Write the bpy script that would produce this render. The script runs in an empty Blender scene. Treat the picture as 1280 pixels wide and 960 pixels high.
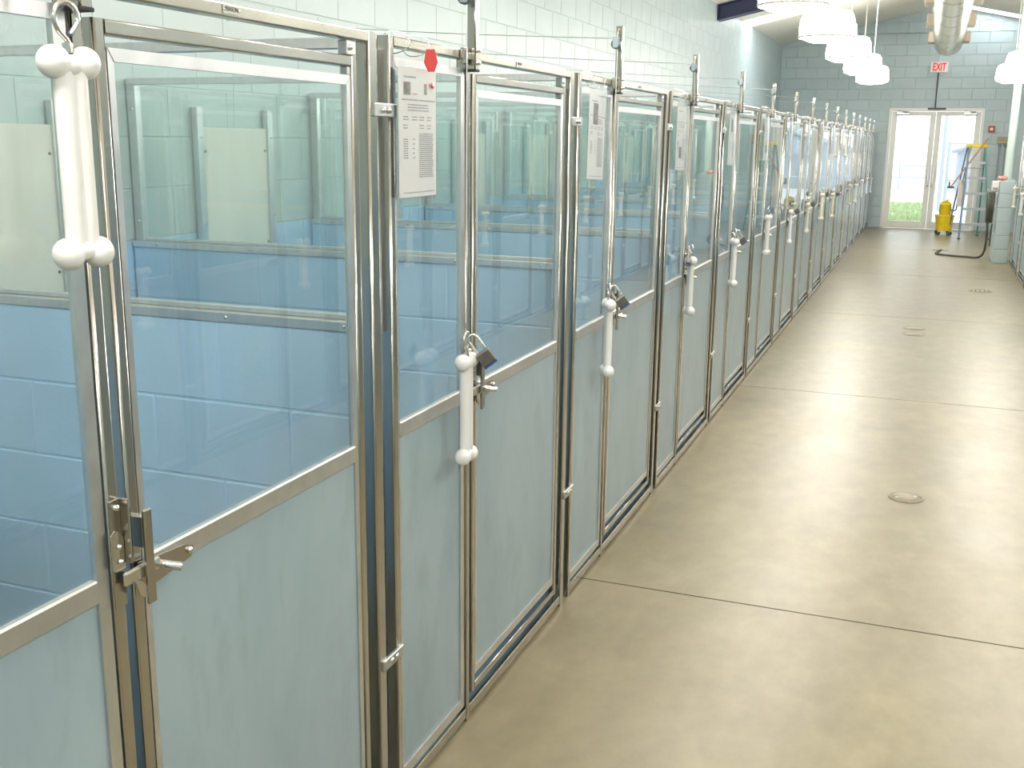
import bpy, bmesh, math, random
from mathutils import Vector, Matrix

random.seed(7)
PI = math.pi
scene = bpy.context.scene
C = scene.collection

# ------------------------------------------------------------------ camera, world, exposure
cam_d = bpy.data.cameras.new('camera')
cam = bpy.data.objects.new('camera', cam_d)
C.objects.link(cam)
cam_d.sensor_fit = 'HORIZONTAL'
cam_d.sensor_width = 36.0
cam_d.lens = 36.0 * 1339.53 / 1280.0
cam_d.clip_start = 0.05
cam_d.clip_end = 300
CAM = Vector((1.0971, 0.0, 1.6199))
_r = Vector((0.93299482, 0.35973384, 0.0105942))
_u = Vector((-0.09006159, 0.2048779, 0.97463529))
_f = Vector((-0.34843878, 0.91028381, -0.22354822))
m4 = Matrix(((_r.x, _u.x, -_f.x, CAM.x), (_r.y, _u.y, -_f.y, CAM.y), (_r.z, _u.z, -_f.z, CAM.z), (0, 0, 0, 1)))
cam.matrix_world = m4
scene.camera = cam

world = bpy.data.worlds.new('world')
scene.world = world
world.use_nodes = True
_bg = world.node_tree.nodes['Background']
_bg.inputs[0].default_value = (0.90, 0.95, 1.0, 1)
_bg.inputs[1].default_value = 2.6

LAMP_STRENGTH = 35.5
SKYLIGHT_STRENGTH = 9.0
vs = scene.view_settings
vs.view_transform = 'Standard'
vs.look = 'None'
vs.gamma = 1.0
vs.use_curve_mapping = False
vs.exposure = 0.0
scene.cycles.transparent_max_bounces = 40
scene.cycles.max_bounces = 8
scene.cycles.diffuse_bounces = 4
scene.cycles.glossy_bounces = 5
scene.cycles.sample_clamp_indirect = 6.0
scene.cycles.caustics_reflective = False
scene.cycles.caustics_refractive = False

# ------------------------------------------------------------------ layout numbers
W = 1.33705           # kennel pitch
Y0 = 0.77723          # left post of the first kennel in view
NK = 16
XB = -1.85            # left back wall
XC = 1.09             # ridge line over the aisle
XR = 4.03             # right back wall
YF = 22.2             # far wall
YN = -4.0             # wall behind the camera
HE = 3.43             # eave height
SL = 0.2185           # roof slope
RIDGE = HE + SL * (XC - XB)
XRK = 2.19            # front plane of the right kennels


def ceil_z(x):
    return HE + SL * ((x - XB) if x < XC else (XR - x))


# ------------------------------------------------------------------ materials
MATS = {}


def new_mat(name):
    m = bpy.data.materials.new(name)
    m.use_nodes = True
    MATS[name] = m
    nt = m.node_tree
    return m, nt, nt.nodes, nt.links, nt.nodes['Principled BSDF']


def simple(name, col, rough=0.5, metal=0.0, coat=0.0, spec=0.5, noise=0.0, nscale=8.0, stretch=(1, 1, 1), bump=0.0, bscale=60.0, rvar=0.0):
    m, nt, N, L, P = new_mat(name)
    P.inputs['Base Color'].default_value = (*col, 1)
    P.inputs['Roughness'].default_value = rough
    P.inputs['Metallic'].default_value = metal
    P.inputs['Coat Weight'].default_value = coat
    P.inputs['Specular IOR Level'].default_value = spec
    if noise or rvar or bump:
        tc = N.new('ShaderNodeTexCoord')
        oi = N.new('ShaderNodeObjectInfo')
        mp = N.new('ShaderNodeMapping')
        mp.inputs['Scale'].default_value = stretch
        sc = N.new('ShaderNodeVectorMath'); sc.operation = 'SCALE'
        sc.inputs[0].default_value = (37.1, 17.3, 51.7)
        L.new(oi.outputs['Random'], sc.inputs['Scale'])
        ad = N.new('ShaderNodeVectorMath'); ad.operation = 'ADD'
        L.new(tc.outputs['Object'], ad.inputs[0]); L.new(sc.outputs[0], ad.inputs[1])
        L.new(ad.outputs[0], mp.inputs['Vector'])
    if noise or rvar:
        nz = N.new('ShaderNodeTexNoise'); nz.inputs['Scale'].default_value = nscale
        nz.inputs['Detail'].default_value = 5
        L.new(mp.outputs[0], nz.inputs['Vector'])
        if noise:
            mr = N.new('ShaderNodeMapRange')
            mr.inputs['From Min'].default_value = 0.3; mr.inputs['From Max'].default_value = 0.7
            mr.inputs['To Min'].default_value = 1 - noise; mr.inputs['To Max'].default_value = 1 + noise * 0.6
            L.new(nz.outputs['Fac'], mr.inputs['Value'])
            mx = N.new('ShaderNodeVectorMath'); mx.operation = 'SCALE'
            mx.inputs[0].default_value = col
            L.new(mr.outputs[0], mx.inputs['Scale'])
            L.new(mx.outputs[0], P.inputs['Base Color'])
        if rvar:
            mr2 = N.new('ShaderNodeMapRange')
            mr2.inputs['To Min'].default_value = max(0.02, rough - rvar); mr2.inputs['To Max'].default_value = rough + rvar
            L.new(nz.outputs['Fac'], mr2.inputs['Value'])
            L.new(mr2.outputs[0], P.inputs['Roughness'])
    if bump:
        nb = N.new('ShaderNodeTexNoise'); nb.inputs['Scale'].default_value = bscale; nb.inputs['Detail'].default_value = 6
        L.new(ad.outputs[0], nb.inputs['Vector'])
        bp = N.new('ShaderNodeBump'); bp.inputs['Strength'].default_value = bump; bp.inputs['Distance'].default_value = 0.004
        L.new(nb.outputs['Fac'], bp.inputs['Height'])
        L.new(bp.outputs[0], P.inputs['Normal'])
    return m


def emis(name, col, s):
    m = bpy.data.materials.new(name); m.use_nodes = True; MATS[name] = m
    nt = m.node_tree; nt.nodes.clear()
    e = nt.nodes.new('ShaderNodeEmission'); e.inputs[0].default_value = (*col, 1); e.inputs[1].default_value = s
    o = nt.nodes.new('ShaderNodeOutputMaterial'); nt.links.new(e.outputs[0], o.inputs[0])
    return m


def pane_mat(name, tint, ior=1.5, rough=0.0, haze=0.0, hazecol=(0.8, 0.85, 0.85)):
    """thin flat pane: straight-through tinted light plus Fresnel mirror reflection, a little dried dirt"""
    m = bpy.data.materials.new(name); m.use_nodes = True; MATS[name] = m
    nt = m.node_tree; N = nt.nodes; L = nt.links; N.clear()
    t = N.new('ShaderNodeBsdfTransparent'); t.inputs[0].default_value = (*tint, 1)
    g = N.new('ShaderNodeBsdfGlossy'); g.inputs['Roughness'].default_value = rough; g.inputs[0].default_value = (1, 1, 1, 1)
    fr = N.new('ShaderNodeFresnel'); fr.inputs['IOR'].default_value = ior
    geo = N.new('ShaderNodeNewGeometry')
    mi = N.new('ShaderNodeMix'); mi.data_type = 'FLOAT'
    # the same reflectance from either side of the thin pane
    mi.inputs[2].default_value = ior; mi.inputs[3].default_value = 1.0 / ior
    L.new(geo.outputs['Backfacing'], mi.inputs[0]); L.new(mi.outputs[0], fr.inputs['IOR'])
    mul = N.new('ShaderNodeMath'); mul.operation = 'MULTIPLY'; mul.inputs[1].default_value = 1.0; mul.use_clamp = True
    L.new(fr.outputs[0], mul.inputs[0])
    mx = N.new('ShaderNodeMixShader')
    L.new(mul.outputs[0], mx.inputs[0])
    if haze:
        d = N.new('ShaderNodeBsdfDiffuse'); d.inputs[0].default_value = (*hazecol, 1)
        tc = N.new('ShaderNodeTexCoord'); oi = N.new('ShaderNodeObjectInfo')
        sc = N.new('ShaderNodeVectorMath'); sc.operation = 'SCALE'; sc.inputs[0].default_value = (13.1, 27.3, 51.7)
        L.new(oi.outputs['Random'], sc.inputs['Scale'])
        ad = N.new('ShaderNodeVectorMath'); ad.operation = 'ADD'
        L.new(tc.outputs['Object'], ad.inputs[0]); L.new(sc.outputs[0], ad.inputs[1])
        mp = N.new('ShaderNodeMapping'); mp.inputs['Scale'].default_value = (5, 5, 1.2); L.new(ad.outputs[0], mp.inputs[0])
        nz = N.new('ShaderNodeTexNoise'); nz.inputs['Scale'].default_value = 2.2; nz.inputs['Detail'].default_value = 6; L.new(mp.outputs[0], nz.inputs[0])
        mr = N.new('ShaderNodeMapRange'); mr.inputs['From Min'].default_value = 0.35; mr.inputs['From Max'].default_value = 0.75
        mr.inputs['To Min'].default_value = haze * 0.3; mr.inputs['To Max'].default_value = haze * 1.6
        L.new(nz.outputs['Fac'], mr.inputs[0])
        m2 = N.new('ShaderNodeMixShader'); L.new(mr.outputs[0], m2.inputs[0]); L.new(t.outputs[0], m2.inputs[1]); L.new(d.outputs[0], m2.inputs[2])
        L.new(m2.outputs[0], mx.inputs[1])
    else:
        L.new(t.outputs[0], mx.inputs[1])
    L.new(g.outputs[0], mx.inputs[2])
    o = N.new('ShaderNodeOutputMaterial'); L.new(mx.outputs[0], o.inputs[0])
    return m


STEEL = simple('stainless_steel', (0.50, 0.48, 0.445), 0.21, 1.0, noise=0.04, nscale=4, stretch=(2, 2, 1), rvar=0.05)
STEELH = simple('stainless_steel_bars', (0.50, 0.47, 0.41), 0.22, 1.0, noise=0.05, nscale=4, stretch=(2, 1, 2), rvar=0.05)
ALU = simple('aluminium', (0.72, 0.72, 0.73), 0.38, 1.0, noise=0.08, nscale=6, stretch=(10, 3, 3), rvar=0.08)
DULL = simple('galvanised', (0.55, 0.57, 0.58), 0.42, 1.0, noise=0.15, nscale=25, rvar=0.1)
PULLEY = simple('blue_grey_zinc', (0.30, 0.36, 0.40), 0.45, 0.8)
CHROME = simple('chrome', (0.72, 0.70, 0.68), 0.16, 1.0)
BRASSY = simple('padlock_steel', (0.20, 0.19, 0.18), 0.45, 1.0, noise=0.15, nscale=40)
BLACK = simple('black_rubber', (0.015, 0.015, 0.016), 0.6)
SEAL = simple('dark_sealant', (0.035, 0.04, 0.038), 0.7, noise=0.3, nscale=60)
BONEM = simple('white_plastic', (0.86, 0.86, 0.86), 0.28, coat=0.3, spec=0.5, noise=0.03, nscale=20)
BONEY = simple('yellowed_plastic', (0.80, 0.78, 0.64), 0.35, spec=0.5, noise=0.06, nscale=20)
BLUE = simple('blue_band', (0.03, 0.08, 0.35), 0.4)
PALE = simple('pale_block_paint', (0.46, 0.55, 0.565), 0.42, noise=0.05, nscale=3, bump=0.22, bscale=70)
BLUEP = simple('blue_block_paint', (0.41, 0.61, 0.84), 0.36, noise=0.06, nscale=3, bump=0.22, bscale=70)
MORTP = simple('pale_mortar', (0.46, 0.55, 0.565), 0.5, bump=0.2, bscale=90)
MORTB = simple('blue_mortar', (0.43, 0.63, 0.85), 0.45, bump=0.2, bscale=90)
CEILM = simple('ceiling_paint', (0.86, 0.80, 0.69), 0.6, noise=0.04, nscale=1.5)
BEAMM = simple('dark_blue_steel', (0.035, 0.04, 0.10), 0.4, noise=0.15, nscale=6)
GUARD = simple('guillotine_plastic', (0.68, 0.66, 0.60), 0.4, noise=0.04, nscale=4)
WHITE = simple('white_enamel', (0.80, 0.79, 0.74), 0.38, noise=0.03, nscale=4)
PAPER = simple('paper', (0.86, 0.86, 0.88), 0.55)
INK = simple('grey_ink', (0.34, 0.34, 0.37), 0.7)
PHOTO = simple('photo_print', (0.24, 0.22, 0.20), 0.4, noise=0.6, nscale=60)
PINKINK = simple('pink_ink', (0.75, 0.45, 0.45), 0.7)
RED = simple('red_plastic', (0.62, 0.06, 0.06), 0.35, coat=0.2)
REDP = simple('red_paint', (0.55, 0.05, 0.05), 0.4)
YEL = simple('yellow_plastic', (0.85, 0.62, 0.02), 0.34, noise=0.05, nscale=10)
LADDERG = simple('green_fibreglass', (0.10, 0.25, 0.20), 0.45, noise=0.1, nscale=20)
LADDERB = simple('blue_fibreglass', (0.13, 0.22, 0.33), 0.45, noise=0.1, nscale=20)
HOSE = simple('olive_hose', (0.085, 0.085, 0.065), 0.45, noise=0.2, nscale=30)
GREY = simple('grey_plastic', (0.30, 0.31, 0.33), 0.5)
DARK = simple('dark_grey_plastic', (0.07, 0.07, 0.075), 0.5)
TAN = simple('tan_bristle', (0.50, 0.40, 0.25), 0.8)
WOOD = simple('red_brown_handle', (0.50, 0.24, 0.16), 0.5)
CLOTH = simple('white_mop_yarn', (0.75, 0.68, 0.62), 0.9, noise=0.15, nscale=60)
DUCT = simple('spiral_duct_metal', (0.66, 0.62, 0.52), 0.30, 1.0, noise=0.12, nscale=9, rvar=0.08)
GRILLE = simple('tan_register', (0.45, 0.38, 0.30), 0.5)
POLE = simple('pale_green_paint', (0.55, 0.66, 0.60), 0.35)
FENCE = simple('galvanised_fence', (0.50, 0.55, 0.60), 0.5, 0.3)
SHED = simple('blue_grey_siding', (0.40, 0.46, 0.56), 0.6, noise=0.05, nscale=3)
SHEDR = simple('grey_shingle', (0.30, 0.33, 0.38), 0.8)
CONC = simple('outdoor_concrete', (0.72, 0.71, 0.68), 0.8, noise=0.08, nscale=1.0)
GRASSG = simple('grass_soil', (0.40, 0.47, 0.26), 0.9, noise=0.4, nscale=3.0)
BLADE = simple('grass_blade', (0.42, 0.56, 0.28), 0.7, noise=0.3, nscale=3.0)
EXITR = emis('exit_red_glow', (1.0, 0.07, 0.09), 1.0)
SIGNW = simple('sign_white', (0.82, 0.80, 0.74), 0.4)
LAMPM = emis('lit_lamp_shade', (1.0, 0.955, 0.865), LAMP_STRENGTH)
SKYM = emis('lit_skylight_panel', (0.93, 0.97, 1.0), SKYLIGHT_STRENGTH)
GLASS = pane_mat('green_tint_glass', (0.938, 0.974, 0.970), haze=0.02)
GLASSD = pane_mat('door_glass', (0.965, 0.98, 0.975), haze=0.01)
SLEEVE = pane_mat('clear_vinyl', (0.97, 0.97, 0.97), ior=1.45, rough=0.12)


def panel_mat():
    m, nt, N, L, P = new_mat('smeared_lower_panel')
    tc = N.new('ShaderNodeTexCoord'); oi = N.new('ShaderNodeObjectInfo')
    sc = N.new('ShaderNodeVectorMath'); sc.operation = 'SCALE'; sc.inputs[0].default_value = (17.1, 31.3, 11.7)
    L.new(oi.outputs['Random'], sc.inputs['Scale'])
    ad = N.new('ShaderNodeVectorMath'); ad.operation = 'ADD'
    L.new(tc.outputs['Object'], ad.inputs[0]); L.new(sc.outputs[0], ad.inputs[1])
    mp = N.new('ShaderNodeMapping'); mp.inputs['Rotation'].default_value = (0.5, 0, 0); mp.inputs['Scale'].default_value = (3, 2.6, 1.0)
    L.new(ad.outputs[0], mp.inputs[0])
    nz = N.new('ShaderNodeTexNoise'); nz.inputs['Scale'].default_value = 1.2; nz.inputs['Detail'].default_value = 7; nz.inputs['Roughness'].default_value = 0.6; nz.inputs['Distortion'].default_value = 0.25
    L.new(mp.outputs[0], nz.inputs[0])
    cr = N.new('ShaderNodeValToRGB')
    cr.color_ramp.elements[0].position = 0.25; cr.color_ramp.elements[0].color = (0.275, 0.375, 0.44, 1)
    cr.color_ramp.elements[1].position = 0.78; cr.color_ramp.elements[1].color = (0.41, 0.51, 0.575, 1)
    L.new(nz.outputs['Fac'], cr.inputs[0])
    # small dark scuffs
    n2 = N.new('ShaderNodeTexNoise'); n2.inputs['Scale'].default_value = 3.5; n2.inputs['Detail'].default_value = 7; n2.inputs['Roughness'].default_value = 0.65
    L.new(mp.outputs[0], n2.inputs[0])
    mr = N.new('ShaderNodeMapRange'); mr.inputs['From Min'].default_value = 0.52; mr.inputs['From Max'].default_value = 0.80
    mr.inputs['To Min'].default_value = 1.0; mr.inputs['To Max'].default_value = 0.80
    L.new(n2.outputs['Fac'], mr.inputs[0])
    mu = N.new('ShaderNodeVectorMath'); mu.operation = 'SCALE'
    L.new(cr.outputs[0], mu.inputs[0]); L.new(mr.outputs[0], mu.inputs['Scale'])
    L.new(mu.outputs[0], P.inputs['Base Color'])
    r2 = N.new('ShaderNodeMapRange'); r2.inputs['To Min'].default_value = 0.24; r2.inputs['To Max'].default_value = 0.36
    L.new(nz.outputs['Fac'], r2.inputs[0]); L.new(r2.outputs[0], P.inputs['Roughness'])
    P.inputs['Specular IOR Level'].default_value = 0.45
    return m


PANEL = panel_mat()


def floor_mat():
    m, nt, N, L, P = new_mat('sealed_concrete')
    tc = N.new('ShaderNodeTexCoord')
    ge = N.new('ShaderNodeNewGeometry')
    n1 = N.new('ShaderNodeTexNoise'); n1.inputs['Scale'].default_value = 1.3; n1.inputs['Detail'].default_value = 9; n1.inputs['Roughness'].default_value = 0.62; n1.inputs['Distortion'].default_value = 0.4
    L.new(ge.outputs['Position'], n1.inputs[0])
    cr = N.new('ShaderNodeValToRGB')
    e = cr.color_ramp.elements
    e[0].position = 0.30; e[0].color = (0.195, 0.167, 0.098, 1)
    e[1].position = 0.70; e[1].color = (0.295, 0.257, 0.162, 1)
    x = e.new(0.5); x.color = (0.243, 0.210, 0.128, 1)
    L.new(n1.outputs['Fac'], cr.inputs[0])
    n2 = N.new('ShaderNodeTexNoise'); n2.inputs['Scale'].default_value = 9; n2.inputs['Detail'].default_value = 10; n2.inputs['Roughness'].default_value = 0.65
    mp = N.new('ShaderNodeMapping'); mp.inputs['Scale'].default_value = (1, 0.6, 1); L.new(ge.outputs['Position'], mp.inputs[0]); L.new(mp.outputs[0], n2.inputs[0])
    mr = N.new('ShaderNodeMapRange'); mr.inputs['From Min'].default_value = 0.35; mr.inputs['From Max'].default_value = 0.7; mr.inputs['To Min'].default_value = 0.86; mr.inputs['To Max'].default_value = 1.10
    L.new(n2.outputs['Fac'], mr.inputs[0])
    n3 = N.new('ShaderNodeTexNoise'); n3.inputs['Scale'].default_value = 3.2; n3.inputs['Detail'].default_value = 4
    L.new(ge.outputs['Position'], n3.inputs[0])
    m3 = N.new('ShaderNodeMapRange'); m3.inputs['From Min'].default_value = 0.58; m3.inputs['From Max'].default_value = 0.80; m3.inputs['To Min'].default_value = 1.0; m3.inputs['To Max'].default_value = 0.84
    L.new(n3.outputs['Fac'], m3.inputs[0])
    mm = N.new('ShaderNodeMath'); mm.operation = 'MULTIPLY'; L.new(mr.outputs[0], mm.inputs[0]); L.new(m3.outputs[0], mm.inputs[1])
    mu = N.new('ShaderNodeVectorMath'); mu.operation = 'SCALE'; L.new(cr.outputs[0], mu.inputs[0]); L.new(mm.outputs[0], mu.inputs['Scale'])
    L.new(mu.outputs[0], P.inputs['Base Color'])
    r = N.new('ShaderNodeMapRange'); r.inputs['To Min'].default_value = 0.26; r.inputs['To Max'].default_value = 0.46
    L.new(n1.outputs['Fac'], r.inputs[0]); L.new(r.outputs[0], P.inputs['Roughness'])
    P.inputs['Specular IOR Level'].default_value = 0.5
    bp = N.new('ShaderNodeBump'); bp.inputs['Strength'].default_value = 0.08; bp.inputs['Distance'].default_value = 0.01
    L.new(n2.outputs['Fac'], bp.inputs['Height']); L.new(bp.outputs[0], P.inputs['Normal'])
    return m


FLOORM = floor_mat()
JOINTM = simple('joint_filler', (0.035, 0.03, 0.025), 0.8)


# ------------------------------------------------------------------ mesh helpers
class MB:
    def __init__(self):
        self.v = []; self.f = []; self.s = []

    def add(self, vs, fs, smooth=False):
        b = len(self.v)
        self.v += [tuple(p) for p in vs]
        for f in fs:
            self.f.append([b + i for i in f]); self.s.append(smooth)
        return self

    def box(self, x0, x1, y0, y1, z0, z1):
        vs = [(x, y, z) for z in (z0, z1) for y in (y0, y1) for x in (x0, x1)]
        return self.add(vs, [(0, 2, 3, 1), (4, 5, 7, 6), (0, 1, 5, 4), (2, 6, 7, 3), (0, 4, 6, 2), (1, 3, 7, 5)])

    def cbox(self, x0, x1, y0, y1, z0, z1, c=0.002):
        """box with chamfered edges (24 vertices)"""
        lo = (x0, y0, z0); hi = (x1, y1, z1)
        idx = {}; vs = []
        for sx in (0, 1):
            for sy in (0, 1):
                for sz in (0, 1):
                    s = (sx, sy, sz)
                    for ax in range(3):
                        p = []
                        for i in range(3):
                            base = hi[i] if s[i] else lo[i]
                            if i != ax:
                                base += -c if s[i] else c
                            p.append(base)
                        idx[(s, ax)] = len(vs); vs.append(p)
        fs = []
        def outward(f):
            ctr = Vector(((x0 + x1) / 2, (y0 + y1) / 2, (z0 + z1) / 2))
            a, b_, d = Vector(vs[f[0]]), Vector(vs[f[1]]), Vector(vs[f[2]])
            n = (b_ - a).cross(d - a)
            mid = sum((Vector(vs[i]) for i in f), Vector()) / len(f)
            return f if n.dot(mid - ctr) > 0 else f[::-1]
        for ax in range(3):
            o = [i for i in range(3) if i != ax]
            for sd in (0, 1):
                q = []
                for a, b_ in ((0, 0), (1, 0), (1, 1), (0, 1)):
                    s = [0, 0, 0]; s[ax] = sd; s[o[0]] = a; s[o[1]] = b_
                    q.append(idx[(tuple(s), ax)])
                fs.append(outward(q))
        for ax in range(3):      # edges along ax
            o = [i for i in range(3) if i != ax]
            for a in (0, 1):
                for b_ in (0, 1):
                    s0 = [0, 0, 0]; s1 = [0, 0, 0]; s1[ax] = 1
                    s0[o[0]] = s1[o[0]] = a; s0[o[1]] = s1[o[1]] = b_
                    fs.append(outward([idx[(tuple(s0), o[0])], idx[(tuple(s1), o[0])], idx[(tuple(s1), o[1])], idx[(tuple(s0), o[1])]]))
        for sx in (0, 1):
            for sy in (0, 1):
                for sz in (0, 1):
                    s = (sx, sy, sz)
                    fs.append(outward([idx[(s, 0)], idx[(s, 1)], idx[(s, 2)]]))
        return self.add(vs, fs)

    def rtube(self, x0, x1, y0, y1, z0, z1, r=0.0045, axis='z', seg=4):
        """square metal tube with rounded long edges"""
        if axis == 'z':
            a0, a1, b0, b1, l0, l1 = x0, x1, y0, y1, z0, z1
        else:
            a0, a1, b0, b1, l0, l1 = z0, z1, x0, x1, y0, y1
        prof = []
        for cx, cy, st in ((a1 - r, b1 - r, 0.0), (a0 + r, b1 - r, 0.5 * PI), (a0 + r, b0 + r, PI), (a1 - r, b0 + r, 1.5 * PI)):
            for i in range(seg + 1):
                t = st + 0.5 * PI * i / seg
                prof.append((cx + r * math.cos(t), cy + r * math.sin(t)))
        n = len(prof)
        def P(u, v, w):
            return (u, v, w) if axis == 'z' else (v, w, u)
        vs = [P(u, v, l0) for u, v in prof] + [P(u, v, l1) for u, v in prof]
        b = len(self.v); self.v += vs
        for j in range(n):
            k = (j + 1) % n
            self.f.append([b + j, b + k, b + n + k, b + n + j]); self.s.append((j % (seg + 1)) != seg)
        self.f.append([b + i for i in range(n)][::-1]); self.s.append(False)
        self.f.append([b + n + i for i in range(n)]); self.s.append(False)
        return self

    def tube(self, pts, r, n=8, cap=True, smooth=True, closed=False):
        pts = [Vector(p) for p in pts]
        k = len(pts)
        rr = r if isinstance(r, (list, tuple)) else [r] * k
        rings = []
        up = None
        for i, p in enumerate(pts):
            if closed:
                t = (pts[(i + 1) % k] - pts[i - 1]).normalized()
            else:
                t = (pts[min(i + 1, k - 1)] - pts[max(i - 1, 0)]).normalized()
            if up is None:
                a = Vector((0, 0, 1)) if abs(t.z) < 0.9 else Vector((1, 0, 0))
                up = (a - t * a.dot(t)).normalized()
            else:
                up = (up - t * up.dot(t)).normalized()
            w = t.cross(up)
            rings.append([p + (up * math.cos(2 * PI * j / n) + w * math.sin(2 * PI * j / n)) * rr[i] for j in range(n)])
        vs = [v for g in rings for v in g]
        fs = []
        m = k if closed else k - 1
        for i in range(m):
            for j in range(n):
                a = i * n + j; b_ = i * n + (j + 1) % n
                c = ((i + 1) % k) * n + (j + 1) % n; d = ((i + 1) % k) * n + j
                fs.append((a, b_, c, d))
        self.add(vs, fs, smooth)
        if cap and not closed:
            self.add(rings[0], [tuple(range(n))[::-1]]); self.add(rings[-1], [tuple(range(n))])
        return self

    def lathe(self, prof, n=24, origin=(0, 0, 0), axis='z', smooth=True, arc=1.0):
        vs = []; fs = []
        ox, oy, oz = origin
        for (r, h) in prof:
            for j in range(n):
                a = 2 * PI * j / n
                c, s = r * math.cos(a), r * math.sin(a)
                if axis == 'z': vs.append((ox + c, oy + s, oz + h))
                elif axis == 'y': vs.append((ox + s, oy + h, oz + c))
                else: vs.append((ox + h, oy + c, oz + s))
        for i in range(len(prof) - 1):
            for j in range(n):
                a = i * n + j; b_ = i * n + (j + 1) % n
                fs.append((a, b_, b_ + n, a + n))
        return self.add(vs, fs, smooth)

    def sphere(self, c, r, n=14, m=9, sc=(1, 1, 1)):
        vs = []; fs = []
        for i in range(m + 1):
            t = PI * i / m
            for j in range(n):
                a = 2 * PI * j / n
                vs.append((c[0] + r * sc[0] * math.sin(t) * math.cos(a), c[1] + r * sc[1] * math.sin(t) * math.sin(a), c[2] + r * sc[2] * math.cos(t)))
        for i in range(m):
            for j in range(n):
                a = i * n + j; b_ = i * n + (j + 1) % n
                fs.append((a + n, b_ + n, b_, a))
        return self.add(vs, fs, True)

    def prism(self, poly, axis, a, b):
        """polygon (2-D) extruded along axis from a to b"""
        n = len(poly)
        def P(u, v, w):
            return {'x': (w, u, v), 'y': (u, w, v), 'z': (u, v, w)}[axis]
        vs = [P(u, v, a) for u, v in poly] + [P(u, v, b) for u, v in poly]
        fs = [tuple(range(n))[::-1], tuple(range(n, 2 * n))] + [(i, (i + 1) % n, n + (i + 1) % n, n + i) for i in range(n)]
        return self.add(vs, fs)

    def ring(self, y0, y1, z0, z1, wl, wr, wb, wt, x0, x1):
        """rectangular frame of four mitred bars in the yz plane"""
        g = 0.0004
        O = [(y0, z0), (y1, z0), (y1, z1), (y0, z1)]
        I = [(y0 + wl, z0 + wb), (y1 - wr, z0 + wb), (y1 - wr, z1 - wt), (y0 + wl, z1 - wt)]
        for i in range(4):
            j = (i + 1) % 4
            d = (Vector(O[j]) - Vector(O[i])).normalized() * g
            poly = [Vector(O[i]) + d, Vector(O[j]) - d, Vector(I[j]) - d, Vector(I[i]) + d]
            c = 0.0015
            # chamfer by a slightly inset front face
            ctr = sum(poly, Vector((0, 0))) / 4
            n = 4
            def inset(q):
                return [p + (ctr - p).normalized() * c for p in q]
            ins = inset(poly)
            vs = [(x0, p.x, p.y) for p in poly] + [(x1 - c, p.x, p.y) for p in poly] + [(x1, p.x, p.y) for p in ins]
            fs = [(3, 2, 1, 0)] + [(k, (k + 1) % 4, 4 + (k + 1) % 4, 4 + k) for k in range(4)] + [(4 + k, 4 + (k + 1) % 4, 8 + (k + 1) % 4, 8 + k) for k in range(4)] + [(8, 9, 10, 11)]
            self.add(vs, fs)
        return self

    def mesh(self, name, mat):
        me = bpy.data.meshes.new(name)
        me.from_pydata(self.v, [], self.f)
        me.materials.append(mat)
        me.polygons.foreach_set('use_smooth', self.s)
        bm = bmesh.new(); bm.from_mesh(me)
        bmesh.ops.recalc_face_normals(bm, faces=bm.faces)
        bm.to_mesh(me); bm.free()
        me.update()
        return me

    def build(self, name, mat, parent=None, loc=None):
        return link(name, self.mesh(name, mat), parent, loc)


def link(name, data, parent=None, loc=None):
    o = bpy.data.objects.new(name, data)
    C.objects.link(o)
    if parent: o.parent = parent
    if loc is not None: o.location = loc
    return o


def empty(name, loc=(0, 0, 0), rz=0.0):
    o = bpy.data.objects.new(name, None)
    C.objects.link(o); o.location = loc; o.rotation_euler = (0, 0, rz); o.empty_display_size = 0.05
    return o


def tag(o, label, cat, group=None):
    o['label'] = label; o['category'] = cat
    if group: o['group'] = group
    return o


def struct(o, label=None):
    o['kind'] = 'structure'
    if label: o['label'] = label
    return o


def copy_tree(o, parent=None):
    c = o.copy(); C.objects.link(c); c.parent = parent
    for ch in list(o.children):
        copy_tree(ch, c)
    return c


def smooth_path(P, sub=6):
    P = [Vector(p) for p in P]; out = []
    for i in range(len(P) - 1):
        p0 = P[max(i - 1, 0)]; p1 = P[i]; p2 = P[i + 1]; p3 = P[min(i + 2, len(P) - 1)]
        for j in range(sub):
            t = j / sub
            out.append(0.5 * ((2 * p1) + (p2 - p0) * t + (2 * p0 - 5 * p1 + 4 * p2 - p3) * t * t + (3 * p1 - p0 - 3 * p2 + p3) * t ** 3))
    out.append(P[-1]); return out


ORD = ['nearest', 'second', 'third', 'fourth', 'fifth', 'sixth', 'seventh', 'eighth', 'ninth', 'tenth', 'eleventh', 'twelfth', 'thirteenth', 'fourteenth', 'fifteenth', 'sixteenth']


def nth(k):
    return ORD[k]


def text_mesh(name, body, size, extrude, mat, spacing=1.0, offset=0.0):
    cu = bpy.data.curves.new(name, 'FONT')
    cu.body = body; cu.size = size; cu.align_x = 'CENTER'; cu.align_y = 'CENTER'; cu.extrude = extrude
    cu.space_character = spacing; cu.offset = offset
    tmp = bpy.data.objects.new(name, cu); C.objects.link(tmp)
    dg = bpy.context.evaluated_depsgraph_get(); dg.update()
    me = bpy.data.meshes.new_from_object(tmp.evaluated_get(dg))
    bpy.data.objects.remove(tmp)
    me.name = name
    me.materials.clear(); me.materials.append(mat)
    return me


# ------------------------------------------------------------------ floor
fl = struct(MB().box(XB - 0.2, XR + 0.2, YN - 0.2, YF + 0.18, -0.12, -0.0015).build('floor', JOINTM), 'concrete floor sawn into slabs')
edges = [YN - 0.2] + [0.094 + 3.5437 * i for i in range(0, 7)] + [YF + 0.18]
for i in range(len(edges) - 1):
    a, b = edges[i] + 0.004, edges[i + 1] - 0.004
    MB().box(XB - 0.2, XR + 0.2, a, b, -0.012, 0.0).build('slab', FLOORM, fl)

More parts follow.
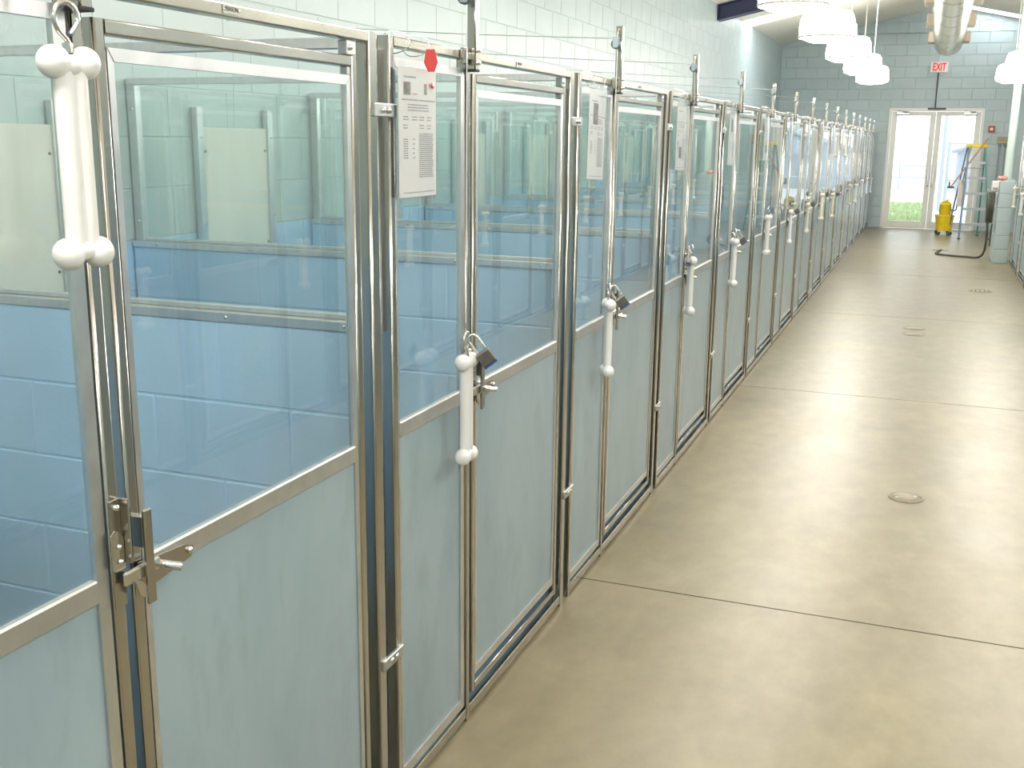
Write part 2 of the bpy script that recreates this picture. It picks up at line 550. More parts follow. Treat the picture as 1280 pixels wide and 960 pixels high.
# ------------------------------------------------------------------ walls of concrete block
BL, BH, J = 0.4, 0.2, 0.006


def block_mesh(L, H, D, mat, name):
    # local: length along X, height Z, proud face at -Y ... thickness D behind it
    return MB().cbox(0, L, 0, D, 0, H, 0.0022).mesh(name, mat)


_bm = {}


def get_block(L, H, D, mat):
    k = (round(L, 3), round(H, 3), round(D, 3), mat.name)
    if k not in _bm:
        _bm[k] = block_mesh(L, H, D, mat, 'block')
    return _bm[k]


def wall_cells(l0, l1, z0, z1, off_l, off_z, pl=BL, ph=BH, skip=None, roof=None):
    """running-bond cells (u, z, length, height) inside a rectangle, under an optional roof line"""
    out = []
    i0 = math.floor((z0 - off_z) / ph)
    i1 = math.ceil((z1 - off_z) / ph)
    for i in range(i0, i1):
        a = off_z + i * ph; b = a + ph
        a2, b2 = max(a, z0), min(b, z1)
        if b2 - a2 < 0.02: continue
        sh = off_l + (0.5 * pl if i % 2 else 0.0)
        j0 = math.floor((l0 - sh) / pl); j1 = math.ceil((l1 - sh) / pl)
        for j in range(j0, j1):
            c = sh + j * pl; d = c + pl
            c2, d2 = max(c, l0), min(d, l1)
            if d2 - c2 < 0.02: continue
            bb = b2
            if roof:
                bb = min(bb, roof(c2), roof(d2))
                if bb - a2 < 0.03: continue
            cells = [(c2, d2, a2, bb)]
            if skip:
                s0, s1, t0, t1 = skip
                new = []
                for (p, q, r, s) in cells:
                    if q <= s0 or p >= s1 or s <= t0 or r >= t1:
                        new.append((p, q, r, s)); continue
                    if p < s0: new.append((p, s0, r, s))
                    if q > s1: new.append((s1, q, r, s))
                    if s > t1 and r < t1: new.append((max(p, s0), min(q, s1), t1, s))
                cells = [x for x in new if x[1] - x[0] > 0.02 and x[3] - x[2] > 0.02]
            out += cells
    return out


def project(P):
    d = Vector(P) - CAM
    z = d.dot(_f)
    if z < 0.1: return None
    return 640 + 1339.5 * d.dot(_r) / z, 480 - 1339.5 * d.dot(_u) / z


def place_blocks(wall, cells, to_world, rot, mat_of, D=0.014, limit=300, name='block', score=None):
    """cells nearest in view become objects, the rest one joined stuff part"""
    sc = []
    for c in cells:
        ctr = Vector(to_world((c[0] + c[1]) / 2, (c[2] + c[3]) / 2))
        pr = project(ctr)
        s = 0
        if pr and -60 < pr[0] < 1340 and -40 < pr[1] < 1000:
            s = (c[1] - c[0]) * (c[3] - c[2]) / (ctr - CAM).length_squared + 1e-6
            if score: s *= score(c)
        sc.append((s, c))
    sc.sort(key=lambda t: -t[0])
    rest = {}
    for n, (s, (a, b, z0, z1)) in enumerate(sc):
        L, H = b - a - J, z1 - z0 - J
        if L < 0.01 or H < 0.01: continue
        mat = mat_of((a + b) / 2, (z0 + z1) / 2)
        if s > 0 and n < limit:
            o = link(name, get_block(L, H, D, mat), wall)
            o.location = to_world(a + J / 2, z0 + J / 2)
            o.rotation_euler = (0, 0, rot)
        else:
            rest.setdefault(mat.name, []).append((a + J / 2, z0 + J / 2, L, H))
    for mn, lst in rest.items():
        mb = MB()
        R = Matrix.Rotation(rot, 3, 'Z')
        for (a, z, L, H) in lst:
            t = MB().cbox(0, L, 0, D, 0, H, 0.0022)
            o = Vector(to_world(a, z))
            mb.add([o + R @ Vector(v) for v in t.v], t.f)
        x = mb.build('block_field', MATS[mn], wall)
        x['kind'] = 'stuff'


# left back wall: face at x = XB, blocks length runs along +Y, face looks to +X
# local block: X -> world Y, local Y (depth, from face inward) -> world -X  => rot +90deg
wl = struct(MB().box(XB - 0.2, XB - 0.0025, YN - 0.2, YF + 0.2, -0.1, HE + 0.25).build('wall_left', MORTP), 'pale blue painted block wall behind the kennels')
cellsL = wall_cells(0.4, YF, 0.0, HE + 0.02, 4.12, 1.207)
place_blocks(wl, cellsL, lambda u, z: (XB, u, z), PI / 2, lambda u, z: PALE if z > 1.2 else BLUEP, limit=300,
             score=lambda c: 1.0 if c[2] > 1.75 else (0.6 if c[2] > 1.1 else 0.02))

# far wall with the door opening
DX0, DX1, DZ1 = 0.225, 1.905, 2.255
wfb = MB()
wfb.box(XB - 0.2, DX0, YF + 0.004, YF + 0.2, -0.1, HE + 0.2)
wfb.box(DX1, XR + 0.2, YF + 0.004, YF + 0.2, -0.1, HE + 0.2)
wfb.box(DX0, DX1, YF + 0.004, YF + 0.2, DZ1, HE + 0.2)
wfb.prism([(XB - 0.2, HE + 0.1), (XR + 0.2, HE + 0.1), (XC, RIDGE + 0.12)], 'y', YF + 0.004, YF + 0.2)
wf = struct(wfb.build('wall_far', MORTP), 'pale blue painted block gable wall with double doors')
cellsF = wall_cells(XB, XR, 0.0, RIDGE, 0.05, 0.007, skip=(DX0, DX1, -1, DZ1), roof=lambda x: ceil_z(x) - 0.01)
# face looks to -Y : local X -> world X, depth -> +Y
place_blocks(wf, cellsF, lambda u, z: (u, YF - 0.006, z), 0.0, lambda u, z: PALE, limit=300)

# right back wall and the wall behind the camera (seen only in reflections)
wr = struct(MB().box(XR + 0.004, XR + 0.2, YN - 0.2, YF + 0.2, -0.1, HE + 0.25).build('wall_right', MORTP), 'pale block wall behind the right kennels')
cellsR = wall_cells(2.0, YF, 0.0, HE + 0.02, 4.12, 1.207)
place_blocks(wr, cellsR, lambda u, z: (XR + 0.008, u, z), PI / 2, lambda u, z: PALE if z > 1.2 else BLUEP, limit=0)
wnb = MB().box(XB - 0.2, XR + 0.2, YN - 0.2, YN, -0.1, HE + 0.2)
wnb.prism([(XB - 0.2, HE + 0.1), (XR + 0.2, HE + 0.1), (XC, RIDGE + 0.12)], 'y', YN - 0.2, YN)
struct(wnb.build('wall_near', PALE), 'pale wall behind the camera')

# ceiling: two slopes with skylight strips let in
SKY = (17.6, 18.42)


def slope_z(x):
    return ceil_z(x)


ce = struct(empty('ceiling'), 'cream ceiling boards on a low gable roof')
cuts = [YN - 0.2, -1.2, 1.25, 3.7, 6.15, 8.6, 11.05, 13.5, 15.95, SKY[0]]
for side in (0, 1):
    xs = (XB - 0.2, XC) if side == 0 else (XC, XR + 0.2)
    def cz(x):
        return RIDGE - SL * abs(x - XC)
    segs = [(cuts[i], cuts[i + 1]) for i in range(len(cuts) - 1)] + [(SKY[1], 20.4), (20.4, YF + 0.2)]
    if side == 1:
        segs = [(cuts[i], cuts[i + 1]) for i in range(len(cuts) - 1)] + [(SKY[1], 20.4), (20.4, 21.55), (22.05, YF + 0.2)]
        segs[-3] = (SKY[0], 20.4)
    for (a, b) in segs:
        a += 0.003; b -= 0.003
        x0, x1 = xs
        mb = MB()
        mb.add([(x0, a, cz(x0)), (x1, a, cz(x1)), (x1, b, cz(x1)), (x0, b, cz(x0)),
                (x0, a, cz(x0) + 0.05), (x1, a, cz(x1) + 0.05), (x1, b, cz(x1) + 0.05), (x0, b, cz(x0) + 0.05)],
               [(0, 1, 2, 3), (7, 6, 5, 4), (0, 4, 5, 1), (1, 5, 6, 2), (2, 6, 7, 3), (3, 7, 4, 0)])
        mb.build('ceiling_board', CEILM, ce)
    # roof deck above the boards
    x0, x1 = xs
    mb = MB()
    mb.add([(x0, YN - 0.2, cz(x0) + 0.09), (x1, YN - 0.2, cz(x1) + 0.09), (x1, YF + 0.2, cz(x1) + 0.09), (x0, YF + 0.2, cz(x0) + 0.09),
            (x0, YN - 0.2, cz(x0) + 0.16), (x1, YN - 0.2, cz(x1) + 0.16), (x1, YF + 0.2, cz(x1) + 0.16), (x0, YF + 0.2, cz(x0) + 0.16)],
           [(0, 1, 2, 3), (7, 6, 5, 4), (0, 4, 5, 1), (1, 5, 6, 2), (2, 6, 7, 3), (3, 7, 4, 0)])
    mb.build('roof_deck', GREY, ce)


def skylight(x0, x1, y0, y1, label):
    def cz(x):
        return RIDGE - SL * abs(x - XC)
    mb = MB()
    mb.add([(x0, y0, cz(x0) + 0.01), (x1, y0, cz(x1) + 0.01), (x1, y1, cz(x1) + 0.01), (x0, y1, cz(x0) + 0.01),
            (x0, y0, cz(x0) + 0.04), (x1, y0, cz(x1) + 0.04), (x1, y1, cz(x1) + 0.04), (x0, y1, cz(x0) + 0.04)],
           [(0, 1, 2, 3), (7, 6, 5, 4), (0, 4, 5, 1), (1, 5, 6, 2), (2, 6, 7, 3), (3, 7, 4, 0)])
    o = mb.build('skylight_strip', SKYM)
    tag(o, label, 'skylight', 'daylight strips in the roof')


skylight(XB, XC - 0.02, SKY[0] + 0.004, SKY[1] - 0.004, 'bright translucent skylight strip running up the left roof slope')
skylight(XC + 0.35, 2.33, 21.56, 22.04, 'bright translucent skylight strip on the right slope beside the duct end')

# rafters
for i, (side, yb, lb) in enumerate([(0, 15.4, 'dark blue steel rafter meeting the left wall near the skylight'), (1, 15.4, 'dark blue steel rafter on the right roof slope')]):
    def cz(x):
        return RIDGE - SL * abs(x - XC)
    x0, x1 = (XB, XC) if side == 0 else (XC, XR)
    mb = MB()
    for (ya, yc, t, bt) in ((yb, yb + 0.24, 0.0, 0.012), (yb + 0.105, yb + 0.135, 0.012, 0.19), (yb, yb + 0.24, 0.19, 0.205)):
        vs = [(x, y, cz(x) - d - 0.001) for y in (ya, yc) for x in (x0, x1) for d in (t, bt)]
        mb.add(vs, [(0, 1, 3, 2), (4, 6, 7, 5), (0, 2, 6, 4), (1, 5, 7, 3), (0, 4, 5, 1), (2, 3, 7, 6)])
    o = mb.build('roof_rafter', BEAMM)
    pl = MB().box(x0 if side == 0 else x1 - 0.012, x0 + 0.012 if side == 0 else x1, yb - 0.0, yb + 0.24, HE - 0.2, HE - 0.01).build('end_plate', BEAMM, o)
    tag(o, lb, 'rafter')

# ------------------------------------------------------------------ double doors in the far wall
YD = YF + 0.03
fr = MB()
fr.cbox(DX0, DX0 + 0.05, YF - 0.012, YF + 0.12, 0, DZ1, 0.003)
fr.cbox(DX1 - 0.05, DX1, YF - 0.012, YF + 0.12, 0, DZ1, 0.003)
fr.cbox(DX0 + 0.05, DX1 - 0.05, YF - 0.012, YF + 0.12, DZ1 - 0.06, DZ1, 0.003)
struct(fr.build('trim_1', WHITE), 'cream painted frame around the double doors')
DM = (DX0 + DX1) / 2
for i, (a, b, hinge) in enumerate(((DX0 + 0.055, DM - 0.003, 0), (DM + 0.003, DX1 - 0.055, 1))):
    d = MB()
    z0, z1 = 0.012, DZ1 - 0.066
    st = 0.095
    d.cbox(a, a + st, YD, YD + 0.045, z0, z1, 0.003)
    d.cbox(b - st, b, YD, YD + 0.045, z0, z1, 0.003)
    d.cbox(a + st, b - st, YD, YD + 0.045, z0, z0 + 0.13, 0.003)
    d.cbox(a + st, b - st, YD, YD + 0.045, z1 - 0.075, z1, 0.003)
    o = struct(d.build('door_%d' % (i + 1), WHITE), ('left' if i == 0 else 'right') + ' cream framed glass door leaf in the far wall')
    MB().box(a + st - 0.005, b - st + 0.005, YD + 0.019, YD + 0.025, z0 + 0.125, z1 - 0.07).build('glass_pane', GLASSD, o)
    xh = b - 0.04 if i == 0 else a + 0.04
    MB().cbox(xh - 0.012, xh + 0.012, YD - 0.05, YD - 0.02, 0.86, 1.14, 0.004).cbox(xh - 0.01, xh + 0.01, YD - 0.03, YD, 0.88, 0.9, 0.002).cbox(xh - 0.01, xh + 0.01, YD - 0.03, YD, 1.1, 1.12, 0.002).build('pull_handle', ALU, o)
    MB().lathe([(0, -0.012), (0.016, -0.012), (0.018, 0)], 12, (xh, YD, 0.82), 'y').build('lock_cylinder', CHROME, o)
    xc = a + 0.2 if i == 0 else b - 0.2
    MB().cbox(xc - 0.12, xc + 0.12, YD - 0.055, YD, z1 - 0.06, z1 - 0.005, 0.006).tube([(xc, YD - 0.04, z1 - 0.02), (xc + 0.1, YD - 0.16, z1 - 0.01), (xc - 0.1, YD - 0.06, z1 + 0.02)], 0.008, 6).build('door_closer', DULL, o)
tag(MB().cbox(DM - 0.16, DM + 0.16, YF - 0.035, YF - 0.012, DZ1 - 0.03, DZ1 + 0.005, 0.003).build('door_strike_bar', DARK), 'dark latch bar above the meeting of the double doors', 'hardware')

# ------------------------------------------------------------------ partitions between kennels
PT = 0.066
PH = 1.185
PX0, PX1 = XB + 0.008, -0.042


def partition(k, mirror=False, blocks=True):
    """block half-wall with a framed glass pane on top; runs from the back wall to the kennel fronts"""
    if not mirror:
        y = Y0 + k * W
        x0, x1 = PX0, PX1
    else:
        y = k
        x0, x1 = XRK + 0.042, XR - 0.008
    w = MB().box(x0 + 0.001, x1 - 0.01, y + 0.003, y + PT - 0.003, 0, PH - 0.001).build('wall_partition', MORTB)
    struct(w, 'low blue block partition between two kennels')
    if not mirror:
        cells = wall_cells(x0, x1, 0.0, PH, -0.276, PH - 6 * 0.2 - 0.0, pl=0.395)
        lim = 60 if blocks else 0
        place_blocks(w, cells, lambda u, z: (u, y, z), 0.0, lambda u, z: BLUEP, D=PT, limit=lim)
    else:
        cells = wall_cells(x0, x1, 0.0, PH, x0, PH - 1.2, pl=0.395)
        place_blocks(w, cells, lambda u, z: (u, y, z), 0.0, lambda u, z: BLUEP, D=PT, limit=0)
    return y, x0, x1


def divider(y, x0, x1, label, mirror=False):
    """aluminium framed glass standing on the partition"""
    t = empty('glass_divider', (x0 if not mirror else x1, y + PT / 2, PH))
    s = -1 if mirror else 1
    Ld = x1 - x0
    def bx(mb, a, b, c, d, e, f):
        lo, hi = sorted((a * s, b * s))
        return mb.cbox(lo, hi, c, d, e, f, 0.0015)
    bx(MB(), 0, Ld, -PT / 2 - 0.004, PT / 2 + 0.004, 0.0, 0.023).build('cap_rail', ALU, t)
    bx(MB(), 0.0, 0.04, -0.016, 0.016, 0.0235, 0.62).build('back_upright', ALU, t)
    bx(MB(), Ld - 0.018, Ld + 0.004, -0.081, -0.02, 0.0, 0.62).build('front_upright', ALU, t)
    bx(MB(), Ld - 0.030, Ld - 0.019, -0.02, 0.016, 0.0235, 0.62).build('front_channel', ALU, t)
    bx(MB(), 0.0, Ld, -0.016, 0.016, 0.621, 0.645).build('top_rail', ALU, t)
    bx(MB(), 0.04, Ld - 0.03, -0.011, 0.011, 0.0235, 0.035).build('glazing_bead', ALU, t)
    m = MB()
    lo, hi = sorted((0.038 * s, (Ld - 0.028) * s))
    m.box(lo, hi, -0.003, 0.003, 0.033, 0.6205)
    m.build('glass_pane', GLASS, t)
    for i, u in enumerate((0.12, 0.55, 0.98, 1.4, 1.72)):
        MB().lathe([(0, -0.003), (0.004, -0.003), (0.005, 0.0)], 8, (u * s, -PT / 2 - 0.004, 0.012), 'y').build('screw', CHROME, t)
    for z in (0.10, 0.53):
        MB().lathe([(0, -0.003), (0.0045, -0.003), (0.0055, 0.0)], 8, (0.02 * s, -0.016, z), 'y').build('screw', CHROME, t)
    tag(t, label, 'glass divider', 'glass dividers between kennels')
    return t


for k in range(0, NK + 1):
    yk, xa, xb = partition(k, blocks=(k <= 7)) if k < NK else (None, None, None)
    if yk is None: continue
    lb = 'glass divider on blue block partition at the near side of the %s kennel' % nth(k) if k else 'glass divider on the partition nearest the camera, just outside the frame'
    if k == 1: lb = 'clear glass divider with metal cap on blue blocks seen through the nearest kennel door'
    divider(yk, xa, xb, lb)

# ------------------------------------------------------------------ guillotine doors on the left back wall
def guillotine(k):
    y = Y0 + k * W
    t = empty('guillotine_door', (XB + 0.008, y + 0.69, 0.45))
    MB().cbox(0.006, 0.018, -0.243, 0.243, 0.0, 1.20, 0.002).build('sliding_panel', GUARD, t)
    for s in (-1, 1):
        c = s * 0.262
        g = MB().cbox(0.0, 0.030, c - 0.020, c + 0.020, -0.1, 1.285, 0.002).build('guide_channel', ALU, t)
        for z in (0.2, 0.8, 1.16):
            MB().lathe([(0.0, 0.034), (0.004, 0.034), (0.005, 0.030)], 8, (0.0, c, z), 'x').build('screw', CHROME, g)
    for (yy, z) in ((-0.225, 1.10), (0.225, 1.10), (0.225, 0.68), (-0.225, 0.62)):
        MB().lathe([(0.0, 0.022), (0.005, 0.022), (0.006, 0.018)], 8, (0, yy, z), 'x').build('panel_bolt', DARK, t)
    MB().tube([(0.0, 0, 1.66), (0.034, 0, 1.66), (0.038, 0, 1.652)], 0.003, 6).build('wall_hook', DULL, t)
    MB().tube([(0.012, 0.0, 1.20), (0.03, 0.0, 1.615)], 0.0016, 5).build('lift_cable', DULL, t)
    tag(t, 'cream plastic guillotine door on the back wall of the %s kennel' % nth(k), 'guillotine door', 'guillotine doors on the back wall')


for k in range(0, NK):
    guillotine(k)

# ------------------------------------------------------------------ kennel front unit
HT = 1.83


def make_front():
    t = empty('kennel_front')
    XF, XK = 0.0, -0.03
    MB().rtube(XK, XF, 0.0, 0.025, 0.0, HT).build('left_post', STEEL, t)
    MB().rtube(XK, XF, 0.416, 0.441, 0.0, HT - 0.022).build('middle_post', STEEL, t)
    MB().rtube(XK, XF, 1.247, 1.285, 0.0, HT).build('right_post', STEEL, t)
    MB().rtube(XK, XF, 0.0254, 1.2466, HT - 0.022, HT, 0.003, 'y').build('header', STEELH, t)
    MB().cbox(XK, XF, 0.0254, 0.4156, 0.012, 0.042, 0.002).cbox(XK, XF, 0.4414, 1.2466, 0.012, 0.042, 0.002).cbox(XK + 0.005, XF - 0.008, 0.0254, 1.2466, 0.0, 0.0118, 0.001).build('sill', STEELH, t)
    # fixed panel
    fp = MB().ring(0.027, 0.412, 0.052, 1.787, 0.010, 0.024, 0.028, 0.02, -0.014, -0.004).build('fixed_panel', ALU, t)
    MB().box(-0.0125, -0.009, 0.035, 0.390, 0.974, 1.77).build('glass_pane', GLASS, fp)
    MB().cbox(-0.016, -0.001, 0.0372, 0.3878, 0.937, 0.975, 0.003).build('middle_rail', ALU, fp)
    MB().box(-0.0130, -0.0085, 0.035, 0.390, 0.077, 0.939).build('lower_panel', PANEL, fp)
    # door
    d = MB().rtube(-0.030, -0.003, 0.463, 0.487, 0.068, 1.777).rtube(-0.030, -0.003, 1.181, 1.207, 0.068, 1.777).rtube(-0.030, -0.003, 0.4872, 1.1808, 1.756, 1.777, 0.003, 'y').rtube(-0.030, -0.003, 0.4872, 1.1808, 0.068, 0.090, 0.003, 'y').build('door', STEEL, t)
    MB().ring(0.489, 1.179, 0.113, 1.739, 0.013, 0.015, 0.024, 0.019, -0.014, -0.005).build('glazing_frame', ALU, d)
    MB().box(-0.0125, -0.009, 0.500, 1.168, 0.974, 1.722).build('glass_pane', GLASS, d)
    MB().cbox(-0.016, -0.001, 0.5022, 1.1638, 0.937, 0.975, 0.003).build('middle_rail', ALU, d)
    MB().box(-0.0130, -0.0085, 0.500, 1.168, 0.135, 0.939).build('lower_panel', PANEL, d)
    sl = MB()
    sl.box(-0.020, -0.008, 1.1792, 1.1808, 0.09, 1.755)
    sl.box(-0.020, -0.010, 0.4872, 0.4888, 0.09, 1.755)
    sl.build('sealant_strip', SEAL, d)
    # hinge blocks
    for (z0, z1) in ((1.7775, 1.806),):
        h = MB().cbox(-0.024, -0.002, 1.165, 1.2, z0, z1, 0.002).build('hinge_block', DULL, d)
        MB().lathe([(0, 0.002), (0.005, 0.002), (0.006, -0.002)], 10, (0, 1.176, (z0 + z1) / 2), 'x').build('bolt', CHROME, h)
    MB().cbox(-0.022, -0.006, 1.17, 1.2, 1.7395, 1.7555, 0.001).build('hinge_block', DULL, d)
    # latch on the door stile
    lb = MB().cbox(0.0185, 0.0255, 0.464, 0.482, 0.908, 1.062, 0.002).cbox(-0.003, 0.0185, 0.466, 0.480, 1.0, 1.05, 0.001).build('latch_bar', STEEL, d)
    pl = MB().prism([(0.470, 0.972), (0.585, 0.962), (0.600, 0.955), (0.602, 0.944), (0.594, 0.937), (0.478, 0.922)], 'x', 0.0005, 0.004).build('latch_plate', STEEL, d)
    MB().sphere((0.006, 0.590, 0.950), 0.006, 10, 6).build('rivet', CHROME, pl)
    MB().tube([(0.004, 0.507, 0.959), (0.030, 0.516, 0.955), (0.044, 0.522, 0.953)], [0.007, 0.0072, 0.0074], 12).build('latch_handle', CHROME, d)
    bt = MB().cbox(0.0095, 0.0175, 0.424, 0.505, 0.951, 0.974, 0.003).build('slide_bolt', CHROME, d)
    MB().prism([(0.440, 0.955), (0.452, 0.953), (0.468, 0.936), (0.470, 0.924), (0.462, 0.920), (0.448, 0.930)], 'x', 0.018, 0.022).build('latch_thumb', CHROME, d)
    # keeper on the middle post
    kp = MB()
    kp.cbox(0.0005, 0.003, 0.416, 0.441, 0.916, 1.088, 0.001)
    kp.cbox(0.003, 0.018, 0.4385, 0.441, 0.985, 1.088, 0.001)
    kp = kp.build('latch_keeper', STEEL, t)
    MB().prism([(0.412, 1.036), (0.420, 1.042), (0.432, 1.036), (0.4375, 1.025), (0.4375, 0.972), (0.412, 0.980)], 'x', 0.0045, 0.0065).build('keeper_plate', CHROME, kp)
    for (yy, z) in ((0.427, 1.014), (0.428, 0.990), (0.428, 1.076)):
        MB().lathe([(0, 0.011), (0.004, 0.0105), (0.0052, 0.003)], 10, (0, yy, z), 'x').build('bolt', CHROME, kp)
    # clips to the next unit
    for z in (1.675, 0.41):
        c = MB().cbox(-0.004, 0.006, 1.262, 1.362, z - 0.014, z + 0.014, 0.002).build('joining_clip', DULL, t)
        for yy in (1.300, 1.325):
            MB().lathe([(0, 0.011), (0.006, 0.010), (0.0075, 0.006)], 10, (0, yy, z), 'x').build('bolt', CHROME, c)
    # upright carrying the pulley
    pp = MB().rtube(0.0015, 0.026, 0.409, 0.433, 1.785, 2.012, 0.003).build('pulley_post', STEEL, t)
    MB().cbox(0.001, 0.027, 0.407, 0.435, 1.779, 1.7848, 0.001).build('end_cap', BLACK, pp)
    cl = MB().cbox(0.0005, 0.012, 0.372, 0.398, 1.795, 1.834, 0.002).cbox(0.012, 0.016, 0.374, 0.4085, 1.806, 1.822, 0.001).build('clamp_plate', STEEL, pp)
    for z in (1.80, 1.829):
        MB().lathe([(0, 0.034), (0.005, 0.034), (0.006, 0.026)], 10, (0, 0.421, z), 'x').build('bolt', CHROME, pp)
    MB().tube([(0.012, 0.415, 2.0), (0.012, 0.404, 2.0), (0.012, 0.390, 1.985), (0.012, 0.380, 1.966)], 0.0028, 7).build('pulley_hook', CHROME, pp)
    pu = MB()
    pu.lathe([(0.0, -0.006), (0.017, -0.006), (0.013, 0.0), (0.017, 0.006), (0.0, 0.006)], 18, (0.012, 0.374, 1.948), 'y')
    pu.cbox(0.002, 0.022, 0.365, 0.3675, 1.935, 1.972, 0.001)
    pu.cbox(0.002, 0.022, 0.3805, 0.383, 1.935, 1.972, 0.001)
    pu.build('pulley', PULLEY, pp)
    # maker's plate
    npt = MB().cbox(0.0002, 0.0014, 0.758, 0.806, 1.8125, 1.8262, 0.0003).build('name_plate', STEELH, t)
    tx = link('plate_lettering', text_mesh('plate_lettering', 'MASON', 0.0105, 0.00015, DARK), npt)
    tx.rotation_euler = (PI / 2, 0, PI / 2); tx.location = (0.0017, 0.782, 1.8205)
    for yy in (0.7615, 0.8025):
        MB().lathe([(0, 0.0024), (0.0017, 0.0022), (0.002, 0.0014)], 8, (0, yy, 1.8195), 'x').build('rivet', CHROME, npt)
    return t


front = make_front()
desc = ['steel and glass kennel front nearest the camera, with bone pull raised to the top',
        'second kennel front from the camera, with a red tag hanging on its paper']
fronts = []
for k in range(NK):
    o = front if k == 0 else copy_tree(front)
    o.location = (0, Y0 + k * W, 0)
    lb = desc[k] if k < 2 else '%s kennel front from the camera along the left row' % nth(k)
    if k == NK - 1: lb = 'last kennel front of the left row, against the far wall'
    tag(o, lb, 'kennel front', 'glass kennel fronts of the left row')
    fronts.append(o)
    if k == NK - 1:
        for c in o.children:
            if c.name.startswith('joining_clip'):
                for g in list(c.children): bpy.data.objects.remove(g)
                bpy.data.objects.remove(c)

# right row, faces the aisle from the other side
YR0 = 16.22
NR = 11
ROW = ['nearest the pier', 'second from the pier', 'third from the pier', 'fourth from the pier', 'fifth from the pier', 'sixth from the pier', 'seventh from the pier', 'eighth from the pier', 'ninth from the pier', 'tenth from the pier', 'eleventh from the pier']
for k in range(NR):
    o = copy_tree(front)
    o.location = (XRK, YR0 - k * W, 0)
    o.rotation_euler = (0, 0, PI)
    tag(o, 'kennel front of the right row, %s' % ROW[k], 'kennel front', 'glass kennel fronts of the right row')
for k in range(1, NR + 1):
    yk = YR0 - k * W + 0.025
    y_, xa, xb = partition(yk - PT / 2, mirror=True)
    divider(y_, xa, xb, 'glass divider in the right row, %s' % ROW[k - 1], mirror=True)

# ------------------------------------------------------------------ bone shaped pulls
def bone_mesh(mat):
    mb = MB()
    L = 0.245
    # two-lobed shaft: two parallel rods with a web between them
    for sy in (-1, 1):
        mb.tube([(0, sy * 0.0105, 0.0), (0, sy * 0.0105, -0.08), (0, sy * 0.0105, -0.16), (0, sy * 0.0105, -L)], 0.0130, 20)
    mb.box(-0.0095, 0.0095, -0.009, 0.009, -L, 0.0)
    for z, s in ((0.0, 1), (-L, -1)):
        for sy in (-1, 1):
            mb.sphere((0, sy * 0.0225, z), 0.0215, 16, 10)
        mb.sphere((0, 0, z - 0.004 * s), 0.0165, 14, 8, (1.0, 1.4, 0.9))
    me = mb.mesh('bone', mat)
    return me


bone_w, bone_y = bone_mesh(BONEM), bone_mesh(BONEY)
eye_me = MB().tube(smooth_path([(0, 0, 0.012), (0, 0.001, 0.026), (0, -0.012, 0.040), (0, -0.0165, 0.056), (0, -0.011, 0.069), (0, 0.002, 0.0745), (0, 0.0145, 0.067), (0, 0.0175, 0.053), (0, 0.010, 0.040), (0, 0.006, 0.035)], 4), 0.0036, 9).mesh('eye_bolt', CHROME)
nut_me = MB().lathe([(0, 0.024), (0.0065, 0.024), (0.0065, 0.012), (0, 0.012)], 6, smooth=False).mesh('eye_nut', CHROME)

BZ = [1.709, 1.071, 1.037, 1.053, 1.039, 1.094, 1.057, 1.047, 1.078, 1.02, 1.692, 1.03, 0.99, 1.007, 1.005, 0.965]
BY = [0.360, 0.312, 0.27, 0.365, 0.27, 0.30, 0.30, 0.25, 0.28, 0.28, 0.30, 0.30, 0.30, 0.32, 0.32, 0.32]
BR = [0.15, 0.35, 0.9, 0.95, 0.9, 0.1, 0.5, 0.3, 0.0, 0.1, 0.5, 0.6, 0.0, 0.8, 0.7, 0.9]


def bone_pull(k, loc, z, rot, label, pulley, wallpt, yellow=False, group='bone pulls of the left row'):
    b = link('bone_pull', bone_y if yellow else bone_w)
    b.location = (loc[0], loc[1], z); b.rotation_euler = (0, 0, rot)
    e = link('eye_bolt', eye_me, b); link('eye_nut', nut_me, b)
    R = Matrix.Rotation(-rot, 3, 'Z')
    def lc(p):
        return R @ (Vector(p) - b.location)
    pts = [lc((loc[0], loc[1], z + 0.072)), lc((pulley[0] + 0.006, pulley[1] - 0.0, pulley[2] - 0.016))]
    MB().tube(pts, 0.0015, 6).build('pull_cable', DULL, b)
    top = (pulley[0], pulley[1], pulley[2] + 0.019)
    sg = []
    for i in range(9):
        f = i / 8.0
        sg.append(lc((top[0] * (1 - f) + wallpt[0] * f, top[1] * (1 - f) + wallpt[1] * f, top[2] * (1 - f) + wallpt[2] * f - 0.012 * math.sin(PI * f))))
    MB().tube(sg, 0.0015, 6).build('overhead_cable', DULL, b)
    MB().tube([lc((loc[0], loc[1], z + 0.083)), lc((loc[0], loc[1], z + 0.098))], 0.0032, 7).build('cable_sleeve', CHROME, b)
    tag(b, label, 'bone pull', group)
    return b


for k in range(NK):
    y = Y0 + k * W
    lb = 'white plastic bone pull hanging on the %s kennel front from the camera' % nth(k)
    if k == 0: lb = 'large white bone pull raised near the top of the nearest kennel'
    if k == 10: lb = 'yellowed bone pull raised high on the eleventh kennel front from the camera'
    bone_pull(k, (0.045, y + BY[k]), BZ[k], BR[k] - 0.35, lb, (0.012, y + 0.374, 1.948), (XB + 0.045, y + 0.69, 2.11), yellow=(k in (7, 8, 9, 10, 11, 12)))
for k in range(NR):
    y = YR0 - k * W
    bone_pull(k, (XRK - 0.045, y - 0.31), 1.04 - 0.02 * (k % 2), PI + 0.3, 'bone pull hanging on the right row kennel front %s' % ROW[k], (XRK - 0.012, y - 0.374, 1.948), (XR - 0.05, y - 0.69, 2.11), yellow=(k % 2 == 0), group='bone pulls of the right row')

